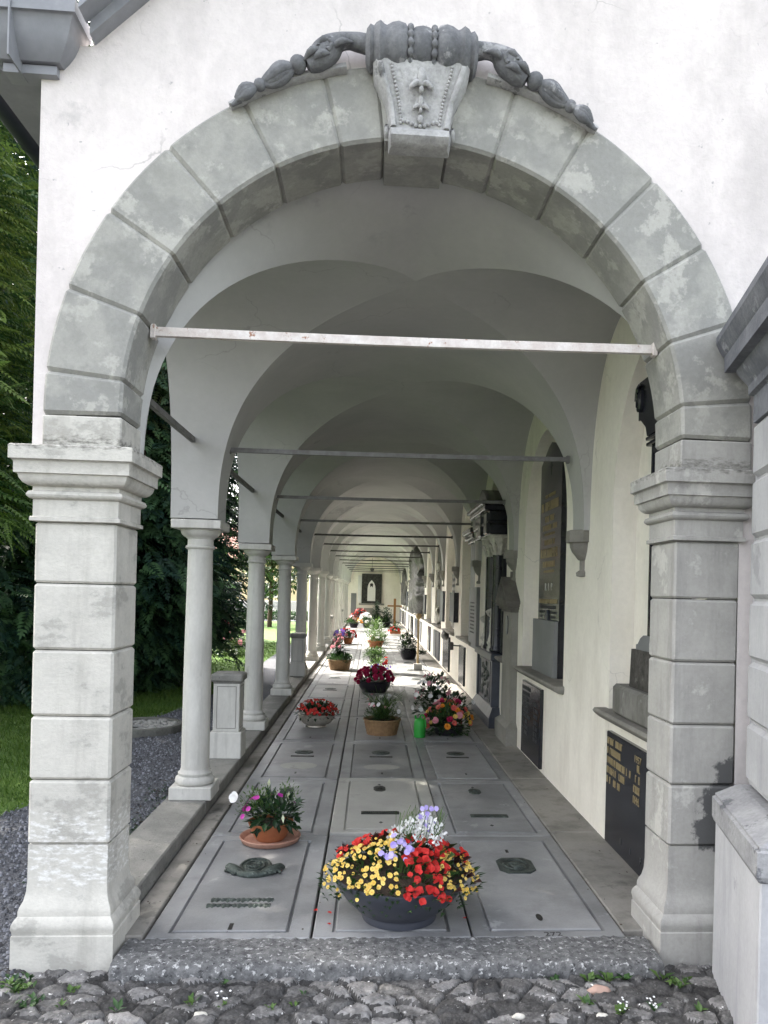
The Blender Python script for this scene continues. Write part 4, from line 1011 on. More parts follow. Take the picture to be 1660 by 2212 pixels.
for y, h in ((-.32, .40), (.18, .30)):
    f = MB()
    f.cbox(-.11, -.01, y - .07, y + .07, .89, .955, .008)
    f.tube([(-.06, y, .95), (-.06, y + .01, 1.02), (-.055, y, 1.12), (-.06, y - .01, .92 + h)], [.045, .05, .038, .03], 9)
    for k in range(8): f.ball((-.06 + random.uniform(-.04, .03), y + random.uniform(-.04, .04), .97 + random.random() * (h - .1)), .022, 7, 5, lump=.4)
    f.build('cherub_baluster', M['white_relief'], m2, 60)
    f = MB(); f.lathe([(.03, .92 + h), (.06, .94 + h), (.085, .99 + h), (.06, 1.01 + h), (.02, 1.03 + h)], -.06, y, 12); f.build('white_urn', M['white_relief'], m2, 50)
# further down the wall
def figure_relief(name, label, y0, y1, z0, z1, x, deep, mat, seed, cat='sculpture', n=46):
    """a high relief of overlapping robed bodies: one lumpy mass remeshed into a single surface"""
    rr = random.Random(seed); o = thing(name, label, cat, (x, (y0 + y1) / 2, z0)); h = z1 - z0; w = (y1 - y0) / 2
    b = MB(); P = []
    nu, nv = 26, 60
    bl = [(rr.uniform(-.75, .75) * w, rr.random() * h, rr.uniform(.08, .24) * w * (1.6 if n < 60 else .9), rr.uniform(.3, 1) * deep) for k in range(n)]
    for i in range(nv + 1):
        z = h * i / nv; row = []
        ww = w * (.62 + .30 * math.sin(z / h * 9 + seed) * .5 + .25 * math.sqrt(max(0, math.sin(math.pi * min(1, z / h * 1.02))))) * (1 if z < h * .8 else max(.18, 1 - (z / h - .8) * 4.2))
        for j in range(nu + 1):
            y = -ww + 2 * ww * j / nu; d = .02
            for (cy, cz, r, q) in bl:
                t = ((y - cy) / r) ** 2 + ((z - cz) / (r * 1.7)) ** 2
                if t < 1: d = max(d, q * math.sqrt(1 - t))
            d *= max(0, math.sin(math.pi * j / nu)) ** .3
            row.append((-d - .01 * math.sin(z * 60 + y * 25), y, z))
        P.append(row)
    b.grid(P); b.build('figures', mat, o, 50)
    return o
G = 'panels on the pilasters of the right wall'
p = plaque('inscription_panel', 'long grey inscription panel hanging low on the pilaster, past the black monument', 11.06, 11.9, .80, 1.705, M['grey_panel'], .05, group=G)
for i in range(9): bars(p, M['lead'], -.051, -.22, .25, .66 - i * .055, .022, 200 + i, .3)
m3 = thing('slim_black_slab', 'slim dark slab under a black bracket cornice in the fourth niche', 'memorial', (1.70, 12.3, .872))
b = MB(); b.cbox(-.06, .03, -.42, .42, 0, 1.55, .006); b.build('slab', M['slate_iron'], m3, 25)
b = MB(); b.cbox(-.16, .03, -.5, .5, 1.60, 1.68, .01); b.cbox(-.11, .03, -.45, .45, 1.55, 1.60, .01); b.cbox(-.20, .03, -.54, .54, 1.68, 1.76, .01); b.build('cornice', M['black_stone'], m3, 25)
la = thing('iron_bracket', 'small iron lamp bracket sticking out of the wall below the fourth sill', 'bracket', (WX, 13.2, .70))
b = MB(); b.tube([(.01, 0, 0), (-.16, 0, .01)], .012, 8); b.build('arm', M['iron_dark'], la, 60); b = MB(); b.lathe([(.03, -.07), (.035, 0), (.035, .05), (.02, .07)], -.17, 0, 10); b.build('holder', M['iron_dark'], la, 60)
p = plaque('dark_plaque', 'dark grey plaque hanging on the pilaster under the fourth corbel', 13.75, 14.5, 1.08, 1.62, M['grey_panel'], .09, group=G)
b = MB(); b.box(-.088, .0, -.376, -.373, .003, .537); b.build('dark_edge', M['black_stone'], p)
m4 = plaque('white_letter_slab', 'pale slab with a column of raised letters in the fifth niche', 15.0, 15.9, .90, 2.0, M['stele'], .05, x=WX + .15, cat='memorial')
for i in range(8): bars(m4, M['lead'], -.052, -.3, .35, .95 - i * .12, .06, 300 + i, .3)
p = plaque('lion_head_plaque', 'black plaque with a carved head on top, at the foot of the wall', 15.0, 16.2, .06, .74, M['black_stone'], .04, group=BP)
b = MB(); b.ball((-.05, .0, .70), (.08, .34, .10), 12, 8, lump=.12); b.build('carved_head', M['bronze_dark'], p, 60)
m5 = plaque('dark_relief_slab', 'tall dark slab with pale carved figures in the sixth niche', 17.35, 18.8, .88, 2.85, M['bronze_dark'], .08, x=WX + .12, cat='memorial')
b = MB()
for z, r in ((.12, .12), (.3, .08), (.95, .10), (1.1, .07), (1.35, .09)): b.ball((-.10, .1, z), (.07, r * 1.6, r * 1.4), 9, 7, lump=.3)
b.build('figures', M['white_relief'], m5, 60)
figure_relief('angel_relief', 'big dark bronze sculpture of robed figures clinging to the wall far down the arcade', 22.5, 27.3, .95, 3.15, WX + .02, .40, M['bronze_dark'], 5, n=90)
figure_relief('bronze_group', 'smaller dark figure group on the wall near the end, behind the wooden cross', 33.2, 36.4, 1.05, 2.7, WX + .02, .25, M['bronze_dark'], 9, n=34)
rr = random.Random(4)
kinds = [('dark_slab', 'black upright slab', M['black_stone']), ('pale_slab', 'pale stone slab', M['stele']), ('grey_slab', 'grey stone slab', M['grey_panel']), ('bronze_slab', 'dark bronze slab', M['bronze_dark'])]
for k in range(6, NB + 1):
    if k in (7, 8, 11): continue
    nm, ds, mt = kinds[k % 4]
    plaque(nm, '%s standing in the %s niche of the right wall' % (ds, ORD[k]), NC[k] - .55, NC[k] + .55, .872, rr.uniform(1.9, 2.6), mt, .06, x=WX + .15, cat='memorial', group='slabs in the far niches')
for k in range(3, NB + 1):
    if k == 4: continue
    nm, ds, mt = [('low_plaque', 'black low plaque', M['black_stone']), ('low_plaque', 'grey low plaque', M['grey_panel']), ('low_plaque', 'slate-coloured low plaque', M['slate_iron'])][k % 3]
    for j, dy in enumerate((-.42, .42)):
        if (k + j) % 4 == 3: continue
        plaque(nm, '%s under the %s sill of the right wall, %s half' % (ds, ORD[k], ('nearer', 'farther')[j]), NC[k] + dy - .36, NC[k] + dy + .36, .08, .72, mt, .035, group='low plaques under the far sills')
for k in range(4, NB):
    if k in (5, 8): continue
    plaque('pilaster_panel', '%s hung on the %s pilaster of the right wall' % (('small dark panel', 'small pale panel')[k % 2], ORD[k]), COLY[k] - .32, COLY[k] + .3, 1.0, 1.55 + .1 * (k % 3), (M['slate_iron'], M['stele'])[k % 2], .05, group=G)
# end wall
ew = thing('framed_window_memorial', 'dark framed pointed-arch memorial on the far end wall', 'memorial', (.02, YEND, 1.0))
b = MB(); b.cbox(-.47, .50, -.09, 0, 0, 1.48, .02); b.frame(-.52, .55, -.04, 1.55, .10, -.15, -.0); b.build('frame', M['bronze_dark'], ew, 25)
b = MB(); ol = [(-.21, .10), (.21, .10), (.21, .75), (.19, .92), (.13, 1.07), (0, 1.22), (-.13, 1.07), (-.19, .92), (-.21, .75)]
b.poly(ol, -.10, -.085); b.build('pale_panel', M['white_wall'], ew)
b = MB(); b.poly([(-.06, .82), (0, .9), (.06, .82), (.09, .98), (.03, 1.08), (0, 1.02), (-.03, 1.08), (-.09, .98)], -.108, -.098); b.build('carved_motif', M['bronze_dark'], ew)
b = MB(); b.cbox(-.66, .70, -.17, 0, -.12, -.03, .02); b.build('sill', M['stele'], ew, 25)
b = MB(); b.cbox(-.72, -.52, -.06, 0, 0, 1.45, .01); b.build('side_strip', M['white_wall'], ew, 25)
def endpl(label, x0, x1, z0, z1, m):
    o = thing('end_wall_slab', label, 'slab', ((x0 + x1) / 2, YEND, z0)); b = MB(); b.cbox(-(x1 - x0) / 2, (x1 - x0) / 2, -.05, 0, 0, z1 - z0, .008); b.build('slab', m, o, 25)
endpl('tall grey slab at the left end of the far wall', -1.06, -.78, .25, 1.5, M['grey_panel'])
endpl('low grey slab under the framed memorial', -.74, -.40, .1, .72, M['grey_panel'])
endpl('low pale slab behind the tall climbing plant', -.36, .12, .1, .72, M['stele'])
wall_lamp = thing('hanging_lamp', 'small dark lamp hanging above the framed memorial at the end', 'lamp', (.03, YEND - .25, 2.75))
b = MB(); b.tube([(0, 0, .62), (0, 0, .08)], .008, 6); b.build('chain', M['iron_dark'], wall_lamp); b = MB(); b.lathe([(.02, .1), (.10, .07), (.11, 0), (.07, -.06), (.02, -.10)], n=12); b.build('lantern', M['iron_dark'], wall_lamp, 50)

# ------------------------------------------------------------------ chapel corner on the right, turned a few degrees
ch = thing('chapel_building', 'corner of a grey rusticated chapel with heavy cornice, at the right edge', 'building', (1.385, 2.62, -.06), R(-13.6))
# local axes: x to the right, y away from the viewer; the left face is the plane x = 0
b = MB(); b.cbox(0, 1.6, -.02, .74, -.06, .70, .006); b.build('plinth', M['chapel'], ch, 25)
b = MB(); b.rings([[(-o, -.02 - o, z), (1.6, -.02 - o, z), (1.6, .74, z), (-o, .74, z)] for o, z in ((.0, .675), (.008, .68), (.016, .70), (.016, .785), (.004, .79), (.004, .80), (-.08, .84), (-.10, .845))]); b.build('plinth_moulding', M['chapel_cap'], ch)
cw = MB(); cw.box(.13, 1.55, .12, .72, .86, 2.65); cw.build('wall_core', M['chapel'], ch)
zj = [.87, 1.135, 1.40, 1.665, 1.93, 2.195, 2.44]
for z0, z1 in zip(zj[:-1], zj[1:]):
    b = MB(); b.cbox(.11, 1.6, .10, .70, z0 + .006, z1 - .006, .018); b.build('stone_course', M['chapel'], ch, 25)
b = MB()
b.rings([[(.11 - o, .10 - o, z), (1.6, .10 - o, z), (1.6, .70 + o, z), (.11 - o, .70 + o, z)] for o, z in ((.0, 2.44), (.0, 2.56), (.02, 2.57), (.02, 2.61), (.04, 2.64), (.06, 2.675), (.065, 2.69), (.105, 2.695), (.107, 2.765), (.115, 2.775), (.135, 2.82), (.14, 2.83), (.14, 2.86), (.1, 2.9))])
b.build('cornice', M['chapel_dark'], ch, 25)
# ------------------------------------------------------------------ potted flowers on the slabs
def dome_pts(n, rx, ry, rz, lo=.1, shell=.55, rr=random):
    out = []
    for _ in range(n):
        a = rr.random() * 2 * math.pi; s_ = lo + (1 - lo) * rr.random(); k = (shell + (1 - shell) * rr.random())
        q = math.sqrt(max(0, 1 - s_ * s_))
        nrm = Vector((math.cos(a) * q / rx, math.sin(a) * q / ry, s_ / rz)).normalized()
        out.append((Vector((math.cos(a) * q * rx * k, math.sin(a) * q * ry * k, s_ * rz * k)), nrm))
    return out
def foliage(o, mat, n, c, r, ln, wd, lo=-.1, droop=.2, shell=.3, spread=.6, bend=.15, name='foliage', tint=(.1, .95)):
    b = MB(); c = Vector(c)
    for p, nr in dome_pts(n, *r, lo, shell):
        d = nr + Vector((random.uniform(-spread, spread), random.uniform(-spread, spread), random.uniform(-droop, .5)))
        l = ln * random.uniform(.6, 1.25)
        b.leaf(c + p - d.normalized() * l * .4, d, l, wd * random.uniform(.7, 1.2), random.uniform(*tint), bend=random.uniform(-bend, bend))
    return b.build(name, mat, o)
def blooms(o, mat, n, c, r, size, petals=5, lo=.05, shell=.92, name='blossoms', centre=None, wid=.95, cup=.25, rose=False, fwd=.25):
    b = MB(); c = Vector(c)
    for p, nr in dome_pts(n, *r, lo, shell):
        nn = nr + Vector((random.uniform(-.3, .3), random.uniform(-.3, .3) - fwd, random.uniform(-.1, .3)))
        q = size * random.uniform(.75, 1.2); t = random.uniform(.2, .8)
        if rose:
            nn.normalize()
            for k, (f_, cu) in enumerate(((1, .35), (.8, .75), (.55, 1.3), (.3, 2))): b.flower(c + p + nn * (.1 * q * k), nn, q * f_, 6 - k, 1.15, t + .07 * k, cu)
        else:
            b.flower(c + p, nn, q, petals, wid, t, cup)
            if centre is not None: b.ball(c + p + nn.normalized() * q * .12, q * .22, 6, 4, tint=.9, mi=1)
    return b.build(name, [M[mat], M[centre]] if centre else M[mat], o)
def pot(o, prof, mat, name='pot', n=36, soil=None, **k):
    b = MB(); b.lathe(prof, n=n, **k); b.build(name, mat, o, 45)
    if soil:
        b = MB(); b.lathe([(.002, soil[1] + .01), (soil[0] * .7, soil[1] + .008), (soil[0], soil[1])], n=20); b.build('soil', M['soil'], o)
TC = lambda r, h: [(r * .62, 0), (r * .66, .005), (r * .92, h * .85), (r, h * .86), (r * 1.02, h), (r * .93, h), (r * .9, h * .8)]
def wicker(o, r, h, taper=.82):
    b = MB(); prof = []
    for k in range(22):
        t = k / 21; prof.append((r * (taper + (1 - taper) * t), h * t))
    b.lathe(prof + [(r * .95, h), (r * .9, h * .8)], n=72, rip=lambda a, z: .022 * math.sin(18 * a + math.pi * int(z / h * 11)) * (1 if z < h * .96 else 0))
    b.build('basket', M['wicker'], o, 70)
    b = MB(); b.tube([(r * 1.0 * math.cos(a), r * 1.0 * math.sin(a), h) for a in [k * math.pi / 24 for k in range(49)]], .011, 7); b.build('braided_rim', M['wicker'], o, 70)
    b = MB(); b.lathe([(.002, h * .9), (r * .93, h * .88)], n=20); b.build('soil', M['soil'], o)

# large anthracite bowl in front
fb = thing('flower_bowl', 'large anthracite bowl crowded with yellow, red, white and lilac flowers', 'flower bowl', (.178, 3.805, 0))
pot(fb, [(.165, 0), (.182, .004), (.186, .03), (.184, .036), (.186, .042), (.215, .06), (.255, .095), (.29, .14), (.318, .185), (.328, .212), (.326, .22), (.316, .22), (.308, .20)], M['bowl'], 'bowl', 64, (.312, .20))
def bz(u, v): return .205 + .15 * max(0, 1 - (u * u + v * v) / .15)
def region(n, u0, u1, v0, v1, rr=.37):
    out = []
    while len(out) < n:
        u, v = random.uniform(u0, u1), random.uniform(v0, v1)
        if u * u + v * v < rr * rr: out.append((u, v))
    return out
def rnorm(u, v): return Vector((u * 2.2 + random.uniform(-.3, .3), v * 2.2 - .55 + random.uniform(-.3, .3), .75))
b = MB()
for u, v in region(620, -.38, .38, -.38, .34, .385):
    d = rnorm(u, v); b.leaf((u, v, bz(u, v) - .045 + random.uniform(-.03, .02)), d, random.uniform(.045, .085), random.uniform(.012, .026), random.random())
b.build('foliage', M['leaf'], fb)
b = MB()
for u, v in region(70, .0, .34, -.33, .25) + region(40, -.3, -.05, .08, .3):
    d = rnorm(u, v) + Vector((0, 0, -.2)); b.leaf((u, v, bz(u, v) - .01), d, random.uniform(.05, .075), random.uniform(.04, .055), random.random() * .9)
b.build('broad_leaves', M['leaf_red'], fb)
b = MB()
for u, v in region(14, .0, .25, -.33, .1): b.leaf((u, v, bz(u, v) + .02), rnorm(u, v), .07, .055, random.random())
b.build('green_leaves', M['leaf'], fb)
b = MB()
for u, v in region(150, -.385, -.02, -.33, .12, .39) + region(95, .17, .385, -.30, .14, .39) + region(8, -.1, .0, .15, .3):
    q = random.uniform(.008, .014); nn = rnorm(u, v); p = Vector((u, v, bz(u, v) + random.uniform(-.012, .03) - (.02 if u * u + v * v > .13 else 0)))
    b.flower(p, nn, q, 8, .95, random.uniform(.3, .9), .15); b.ball(p + nn.normalized() * .002, q * .2, 6, 4, mi=1)
b.build('yellow_daisies', [M['yellow'], M['orange']], fb)
b = MB()
for u, v in region(80, .0, .22, -.36, .02, .37) + region(44, .12, .35, .0, .25) + region(60, -.31, -.02, .06, .29):
    q = random.uniform(.010, .0185); nn = rnorm(u, v); p = Vector((u, v, bz(u, v) + random.uniform(-.01, .045) - (.02 if v < -.27 else 0)))
    b.flower(p, nn, q, random.choice((3, 4, 4)), 1.1, random.uniform(.15, .8), .35, jit=.25)
b.build('red_begonias', M['red'], fb)
b = MB()
for k in range(620):
    a = random.random() * 6.28; s_ = random.random() ** .6; u = .055 + .145 * s_ * math.cos(a) + .0; v = .06 + .12 * s_ * math.sin(a); z = .30 + .22 * random.random() * (1 - s_ * .5)
    u += (z - .3) * .35
    b.flower((u, v, z), (random.uniform(-1, 1), -.7, random.uniform(0, 1)), random.uniform(.0055, .009), 5, .95, random.random(), .2)
b.build('white_sprays', M['white'], fb)
b = MB()
for k in range(70):
    a = random.random() * 6.28; u = .055 + .1 * math.cos(a); v = .06 + .1 * math.sin(a)
    b.tube([(u * .6, v * .6, .22), (u + .02, v, .36), (u + .04 + random.uniform(-.03, .05), v, .42 + random.random() * .1)], .0016, 3, random.random())
b.build('spray_stems', M['leaf_light'], fb)
b = MB()
for u, v in region(24, -.10, .05, -.17, .02): b.flower((u, v, bz(u, v) + random.uniform(.0, .045)), rnorm(u, v), random.uniform(.011, .017), 5, .95, random.uniform(.2, .9), .1)
for k in range(14): b.flower((.14 + random.uniform(-.05, .05), .06 + random.uniform(-.06, .06), .38 + random.random() * .15), (random.uniform(-.5, .5), -1, .3), .013, 5, .9, random.random(), .1)
b.build('lilac_flowers', M['lilac'], fb)
# terracotta pot on a saucer
tp = thing('terracotta_pot', 'terracotta pot on a wide saucer with dark leaves and magenta flowers', 'potted plant', (-.60, 4.945, 0.003))
b = MB(); b.lathe([(.165, 0), (.178, .006), (.192, .034), (.19, .038), (.182, .036), (.165, .012), (.01, .010)], n=48); b.build('saucer', M['saucer'], tp, 45)
pot(tp, [(.085, .012), (.10, .03), (.128, .09), (.14, .12), (.143, .128), (.132, .128), (.126, .11)], M['terracotta'], soil=(.125, .112))
foliage(tp, M['leaf_dark'], 190, (.03, -.03, .15), (.19, .17, .17), .085, .036, -.35, .7, .5)
foliage(tp, M['leaf_light'], 620, (-.08, .03, .17), (.15, .14, .19), .03, .010, -.1, .2, .3, name='small_foliage')
foliage(tp, M['leaf_light'], 260, (.09, .06, .18), (.12, .10, .20), .03, .010, -.1, .2, .3, name='small_foliage')
blooms(tp, 'magenta', 11, (0, -.02, .15), (.205, .18, .15), .021, 5, -.1)
b = MB(); b.flower((-.235, .02, .265), (-.5, -.8, .4), .036, 5, .95, .9, .3); b.flower((-.236, .016, .267), (-.4, -.9, .2), .02, 5, .9, .6, .6); b.build('white_lily', M['white'], tp)
b = MB()
for q in ((.09, -.14, .21), (.11, -.02, .27), (-.02, .02, .34)): b.leaf(q, (.1, -.4, -.6 if q[2] < .25 else 1), .06, .02, .5, up=Vector((0, -1, .2)))
b.build('pale_buds', M['cream'], tp)
# silver bowl with red flowers
sv = thing('silver_bowl', 'ornate silvered bowl full of small red flowers and dark leaves', 'flower bowl', (-.60, 9.10, 0.003))
pot(sv, [(.10, 0), (.115, .006), (.11, .02), (.155, .045), (.195, .09), (.215, .14), (.222, .155), (.212, .155)], M['silver'], 'bowl', 72, (.20, .14), rip=lambda a, z: .045 * abs(math.sin(9 * a)) * (1 if .03 < z < .14 else 0))
foliage(sv, M['leaf_dark'], 420, (0, 0, .15), (.27, .25, .15), .085, .026, -.3, .6, .4)
blooms(sv, 'darkred', 75, (0, 0, .16), (.255, .24, .165), .020, 5, .0); blooms(sv, 'red', 30, (0, 0, .16), (.25, .24, .17), .018, 5, .1)
# wicker basket with white flowers
wb = thing('wicker_basket', 'wicker basket of airy white flowers in the middle of the walk', 'basket', (.16, 8.69, .003))
wicker(wb, .205, .165)
foliage(wb, M['leaf'], 700, (0, 0, .16), (.21, .20, .24), .075, .010, -.1, -.1, .25)
foliage(wb, M['leaf_light'], 420, (.02, 0, .17), (.20, .19, .27), .07, .009, .1, -.2, .3)
blooms(wb, 'white', 17, (.05, 0, .19), (.22, .18, .27), .028, 4, .25); blooms(wb, 'pink', 7, (-.05, 0, .19), (.2, .18, .27), .016, 4, .3)
b = MB()
for k in range(26):
    a = random.random() * 6.28; b.tube([(0, 0, .18), (.12 * math.cos(a), .12 * math.sin(a), .36), (.26 * math.cos(a), .22 * math.sin(a), .36 + .16 * random.random())], .0022, 3, random.random())
b.build('stems', M['leaf_light'], wb)
# watering can
wc = thing('watering_can', 'green plastic watering can beside the rose bouquet', 'watering can', (.575, 8.50, 0.003))
b = MB(); b.lathe([(.055, 0), (.062, .005), (.063, .15), (.058, .185), (.045, .20), (.04, .205), (.038, .20), (.036, .17)], n=28, sx=1.05, sy=1.15); b.build('body', M['can'], wc, 40)
b = MB(); b.tube([(.0, .05, .185), (.01, .03, .235), (.035, -.02, .245), (.055, -.05, .20), (.062, -.062, .12)], [.009, .009, .009, .009, .008], 8); b.build('handle', M['can'], wc, 60)
b = MB(); b.tube([(-.02, .06, .05), (-.03, .12, .11), (-.04, .18, .21)], [.018, .013, .012], 9); b.build('spout', M['can'], wc, 60)
# rose bouquet
rb = thing('rose_bouquet', 'round bouquet of coral, pink, orange and yellow roses on the floor', 'bouquet', (.91, 8.72, 0.003))
b = MB(); b.lathe([(.13, 0), (.16, .02), (.18, .08), (.17, .09)], n=24); b.build('holder', M['pot_black'], rb, 45)
foliage(rb, M['leaf'], 620, (0, 0, .09), (.27, .25, .28), .075, .026, -.35, .4, .4)
foliage(rb, M['leaf_light'], 160, (0, 0, .1), (.27, .25, .29), .05, .014, .1, 0, .6)
for mt, n in (('coral', 14), ('pink', 11), ('orange', 10), ('yellow', 13), ('crimson', 7)):
    blooms(rb, mt, n, (0, 0, .10), (.27, .25, .29), .036 if mt != 'yellow' else .027, 5, -.05, .95, name='roses', rose=True)
# impatiens
im = thing('balsam_plant', 'spreading dark plant with white and pink flowers behind the rose bouquet', 'potted plant', (.86, 9.50, 0.003))
pot(im, TC(.17, .16), M['pot_black'], soil=(.155, .13))
foliage(im, M['leaf_dark'], 560, (-.05, 0, .18), (.27, .22, .44), .085, .036, -.2, .4, .3); foliage(im, M['leaf_dark'], 420, (.18, -.08, .12), (.27, .2, .28), .085, .036, -.2, .4, .3)
blooms(im, 'white', 16, (-.12, -.05, .2), (.24, .2, .36), .028, 5, -.1); blooms(im, 'pink', 22, (-.05, -.02, .2), (.25, .2, .44), .026, 5, .1); blooms(im, 'white', 6, (.22, -.08, .14), (.24, .2, .25), .026, 5, .1)
# magenta in black pot
mg = thing('black_pot', 'round black pot with dense crimson flowers, centre of the walk', 'potted plant', (.09, 12.32, .003))
pot(mg, [(.16, 0), (.19, .01), (.245, .09), (.262, .17), (.268, .18), (.25, .18)], M['pot_black'], soil=(.24, .165))
foliage(mg, M['leaf_dark'], 380, (0, 0, .17), (.29, .27, .2), .08, .034, -.25, .4, .4); blooms(mg, 'crimson', 62, (0, 0, .18), (.30, .28, .22), .042, 6, -.05, rose=True)
bp = thing('small_flower_pot', 'small pot with grey-green leaves, a red bloom and violet flowers', 'potted plant', (.16, 14.9, .003))
pot(bp, TC(.15, .13), M['pot_black'], soil=(.13, .11)); foliage(bp, M['leaf_light'], 420, (0, 0, .13), (.24, .2, .24), .06, .018, -.1); blooms(bp, 'violet', 22, (.06, -.04, .13), (.2, .18, .12), .022); blooms(bp, 'red', 6, (.16, -.04, .18), (.08, .08, .16), .032)
lb = thing('wicker_basket', 'wicker basket with a tall rose stem and green leaves, left of the walk', 'basket', (-.60, 15.68, .003))
wicker(lb, .235, .20); foliage(lb, M['leaf'], 520, (0, 0, .2), (.29, .26, .16), .08, .034, -.2, .3, .4); foliage(lb, M['leaf_dark'], 300, (-.02, 0, .25), (.14, .13, .40), .075, .036, 0, .2, .3)
blooms(lb, 'pink', 8, (-.02, 0, .25), (.15, .14, .42), .04, 6, .4, rose=True)
ga = thing('green_pot_plant', 'low bushy green plant in a dark pot, centre of the walk', 'potted plant', (.13, 17.45, .003))
pot(ga, TC(.17, .15), M['pot_black'], soil=(.15, .12)); foliage(ga, M['leaf_light'], 500, (0, 0, .14), (.30, .26, .24), .075, .02, -.15); foliage(ga, M['leaf'], 300, (0, 0, .14), (.28, .25, .2), .075, .03, -.2)
tb = thing('terracotta_bowl', 'wide terracotta bowl with trailing green foliage and pale flowers', 'potted plant', (.17, 22.1, .003))
pot(tb, TC(.24, .20), M['terracotta'], soil=(.22, .17)); foliage(tb, M['leaf_light'], 620, (.02, 0, .2), (.36, .3, .28), .10, .022, -.3, .5); foliage(tb, M['leaf'], 420, (.12, -.05, .14), (.30, .25, .26), .10, .018, -.4, .6); blooms(tb, 'white', 12, (-.02, -.08, .24), (.26, .2, .14), .04)
tv = thing('trailing_green_plant', 'tall bright green leafy plant right behind the terracotta bowl', 'potted plant', (.18, 24.6, .003))
pot(tv, TC(.2, .2), M['terracotta'], soil=(.18, .17)); foliage(tv, M['leaf_light'], 620, (0, 0, .2), (.42, .34, .62), .10, .035, -.1)
rl = thing('terracotta_pot', 'terracotta pot with pink and red flowers by the left columns', 'potted plant', (-.66, 23.4, .003))
pot(rl, TC(.17, .19), M['terracotta'], soil=(.15, .16)); foliage(rl, M['leaf_dark'], 300, (0, 0, .19), (.25, .22, .25), .08, .035); blooms(rl, 'darkred', 18, (0, 0, .2), (.25, .22, .27), .05, rose=True); blooms(rl, 'pink', 12, (-.05, 0, .2), (.24, .22, .24), .05, rose=True)
vl = thing('violet_flower_pot', 'pot of violet and pink petunias left of the terracotta pot', 'potted plant', (-.93, 23.3, .003))
pot(vl, TC(.15, .16), M['pot_black'], soil=(.13, .13)); foliage(vl, M['leaf_dark'], 240, (0, 0, .16), (.22, .2, .26), .08, .03); blooms(vl, 'violet', 20, (.02, 0, .25), (.18, .18, .2), .05); blooms(vl, 'pink', 10, (-.03, -.06, .1), (.2, .18, .2), .045)
dr = thing('dark_round_pot', 'dark round pot with a loose dark shrub at the right, before the candle pole', 'potted plant', (.93, 18.4, .003))
pot(dr, [(.12, 0), (.15, .01), (.19, .1), (.20, .2), (.17, .26), (.16, .26)], M['pot_black'], soil=(.16, .24)); foliage(dr, M['leaf_dark'], 620, (0, 0, .26), (.26, .24, .44), .085, .034, -.3); foliage(dr, M['leaf_light'], 110, (-.12, 0, .3), (.18, .18, .34), .08, .02); foliage(dr, M['leaf_dark'], 120, (.3, -.1, .14), (.2, .15, .12), .085, .03)
po = thing('wooden_pole', 'pale wooden pole with a yellowish lantern head on a square stone foot', 'pole', (1.0, 15.92, .003))
b = MB(); b.cbox(-.085, .085, -.085, .085, 0, .13, .008); b.build('stone_foot', M['slab_pale'], po, 25); b = MB(); b.tube([(0, 0, .12), (0, 0, 1.08)], .020, 10); b.build('shaft', M['pole'], po, 60); b = MB(); b.lathe([(.02, 1.05), (.05, 1.07), (.065, 1.11), (.055, 1.15), (.02, 1.17)], n=12); b.build('lantern_head', M['pole'], po, 60)
tl = thing('climbing_plant', 'tall dark climbing plant on a support in the middle near the end', 'potted plant', (.27, 34.9, .003))
pot(tl, TC(.2, .22), M['pot_black'], soil=(.18, .19)); foliage(tl, M['leaf_dark'], 900, (0, 0, .2), (.22, .2, .98), .12, .06, 0); foliage(tl, M['leaf'], 500, (-.05, -.1, .1), (.36, .3, .45), .12, .05, -.1)
wf = thing('white_flower_pot', 'pot of white flowers left of the tall climbing plant', 'potted plant', (-.18, 34.2, .003))
pot(wf, TC(.18, .2), M['pot_black'], soil=(.16, .17)); foliage(wf, M['leaf'], 260, (0, 0, .2), (.3, .26, .4), .12, .05); blooms(wf, 'white', 34, (0, -.03, .2), (.32, .28, .46), .06)
bl = thing('mixed_flower_pot', 'pot with green and orange flowers near the end of the left columns', 'potted plant', (-.72, 33.9, .003))
pot(bl, TC(.22, .2), M['pot_black'], soil=(.2, .17)); foliage(bl, M['leaf'], 320, (-.1, 0, .2), (.38, .3, .26), .12, .045); blooms(bl, 'orange', 14, (.22, 0, .16), (.18, .16, .22), .05); blooms(bl, 'pink', 8, (-.08, 0, .25), (.25, .2, .28), .05)
rd = thing('reddish_bush_pot', 'reddish leafy bush in a terracotta pot before the far wall', 'potted plant', (-.55, 39.4, .003))
pot(rd, TC(.26, .28), M['terracotta'], soil=(.23, .24)); foliage(rd, M['leaf_red'], 420, (0, 0, .28), (.42, .36, .42), .13, .04); blooms(rd, 'darkred', 34, (0, 0, .28), (.44, .38, .44), .05)
br = thing('bushy_dark_plant', 'bushy dark green plant beside the wooden cross', 'potted plant', (.72, 34.8, .003))
pot(br, TC(.2, .2), M['pot_black'], soil=(.18, .17)); foliage(br, M['leaf_dark'], 800, (0, 0, .15), (.36, .3, .76), .12, .05, -.2); foliage(br, M['leaf'], 250, (-.1, -.1, .15), (.32, .28, .5), .12, .04, -.1)
rp = thing('red_flower_planter', 'reddish planter with red flowers on a white block by the right wall', 'planter', (.93, 28.5, .003))
b = MB(); b.cbox(-.28, .28, -.2, .2, 0, .06, .008); b.build('white_block', M['white_wall'], rp, 25); b = MB(); b.cbox(-.2, .2, -.13, .13, .06, .17, .012); b.build('planter', M['terracotta'], rp, 25)
foliage(rp, M['leaf'], 320, (0, 0, .16), (.3, .2, .34), .11, .035, -.1); blooms(rp, 'red', 18, (-.05, -.05, .16), (.24, .18, .18), .04)
cs = thing('wooden_cross', 'warm brown wooden grave cross near the far end, right', 'cross', (1.12, 35.9, .003))
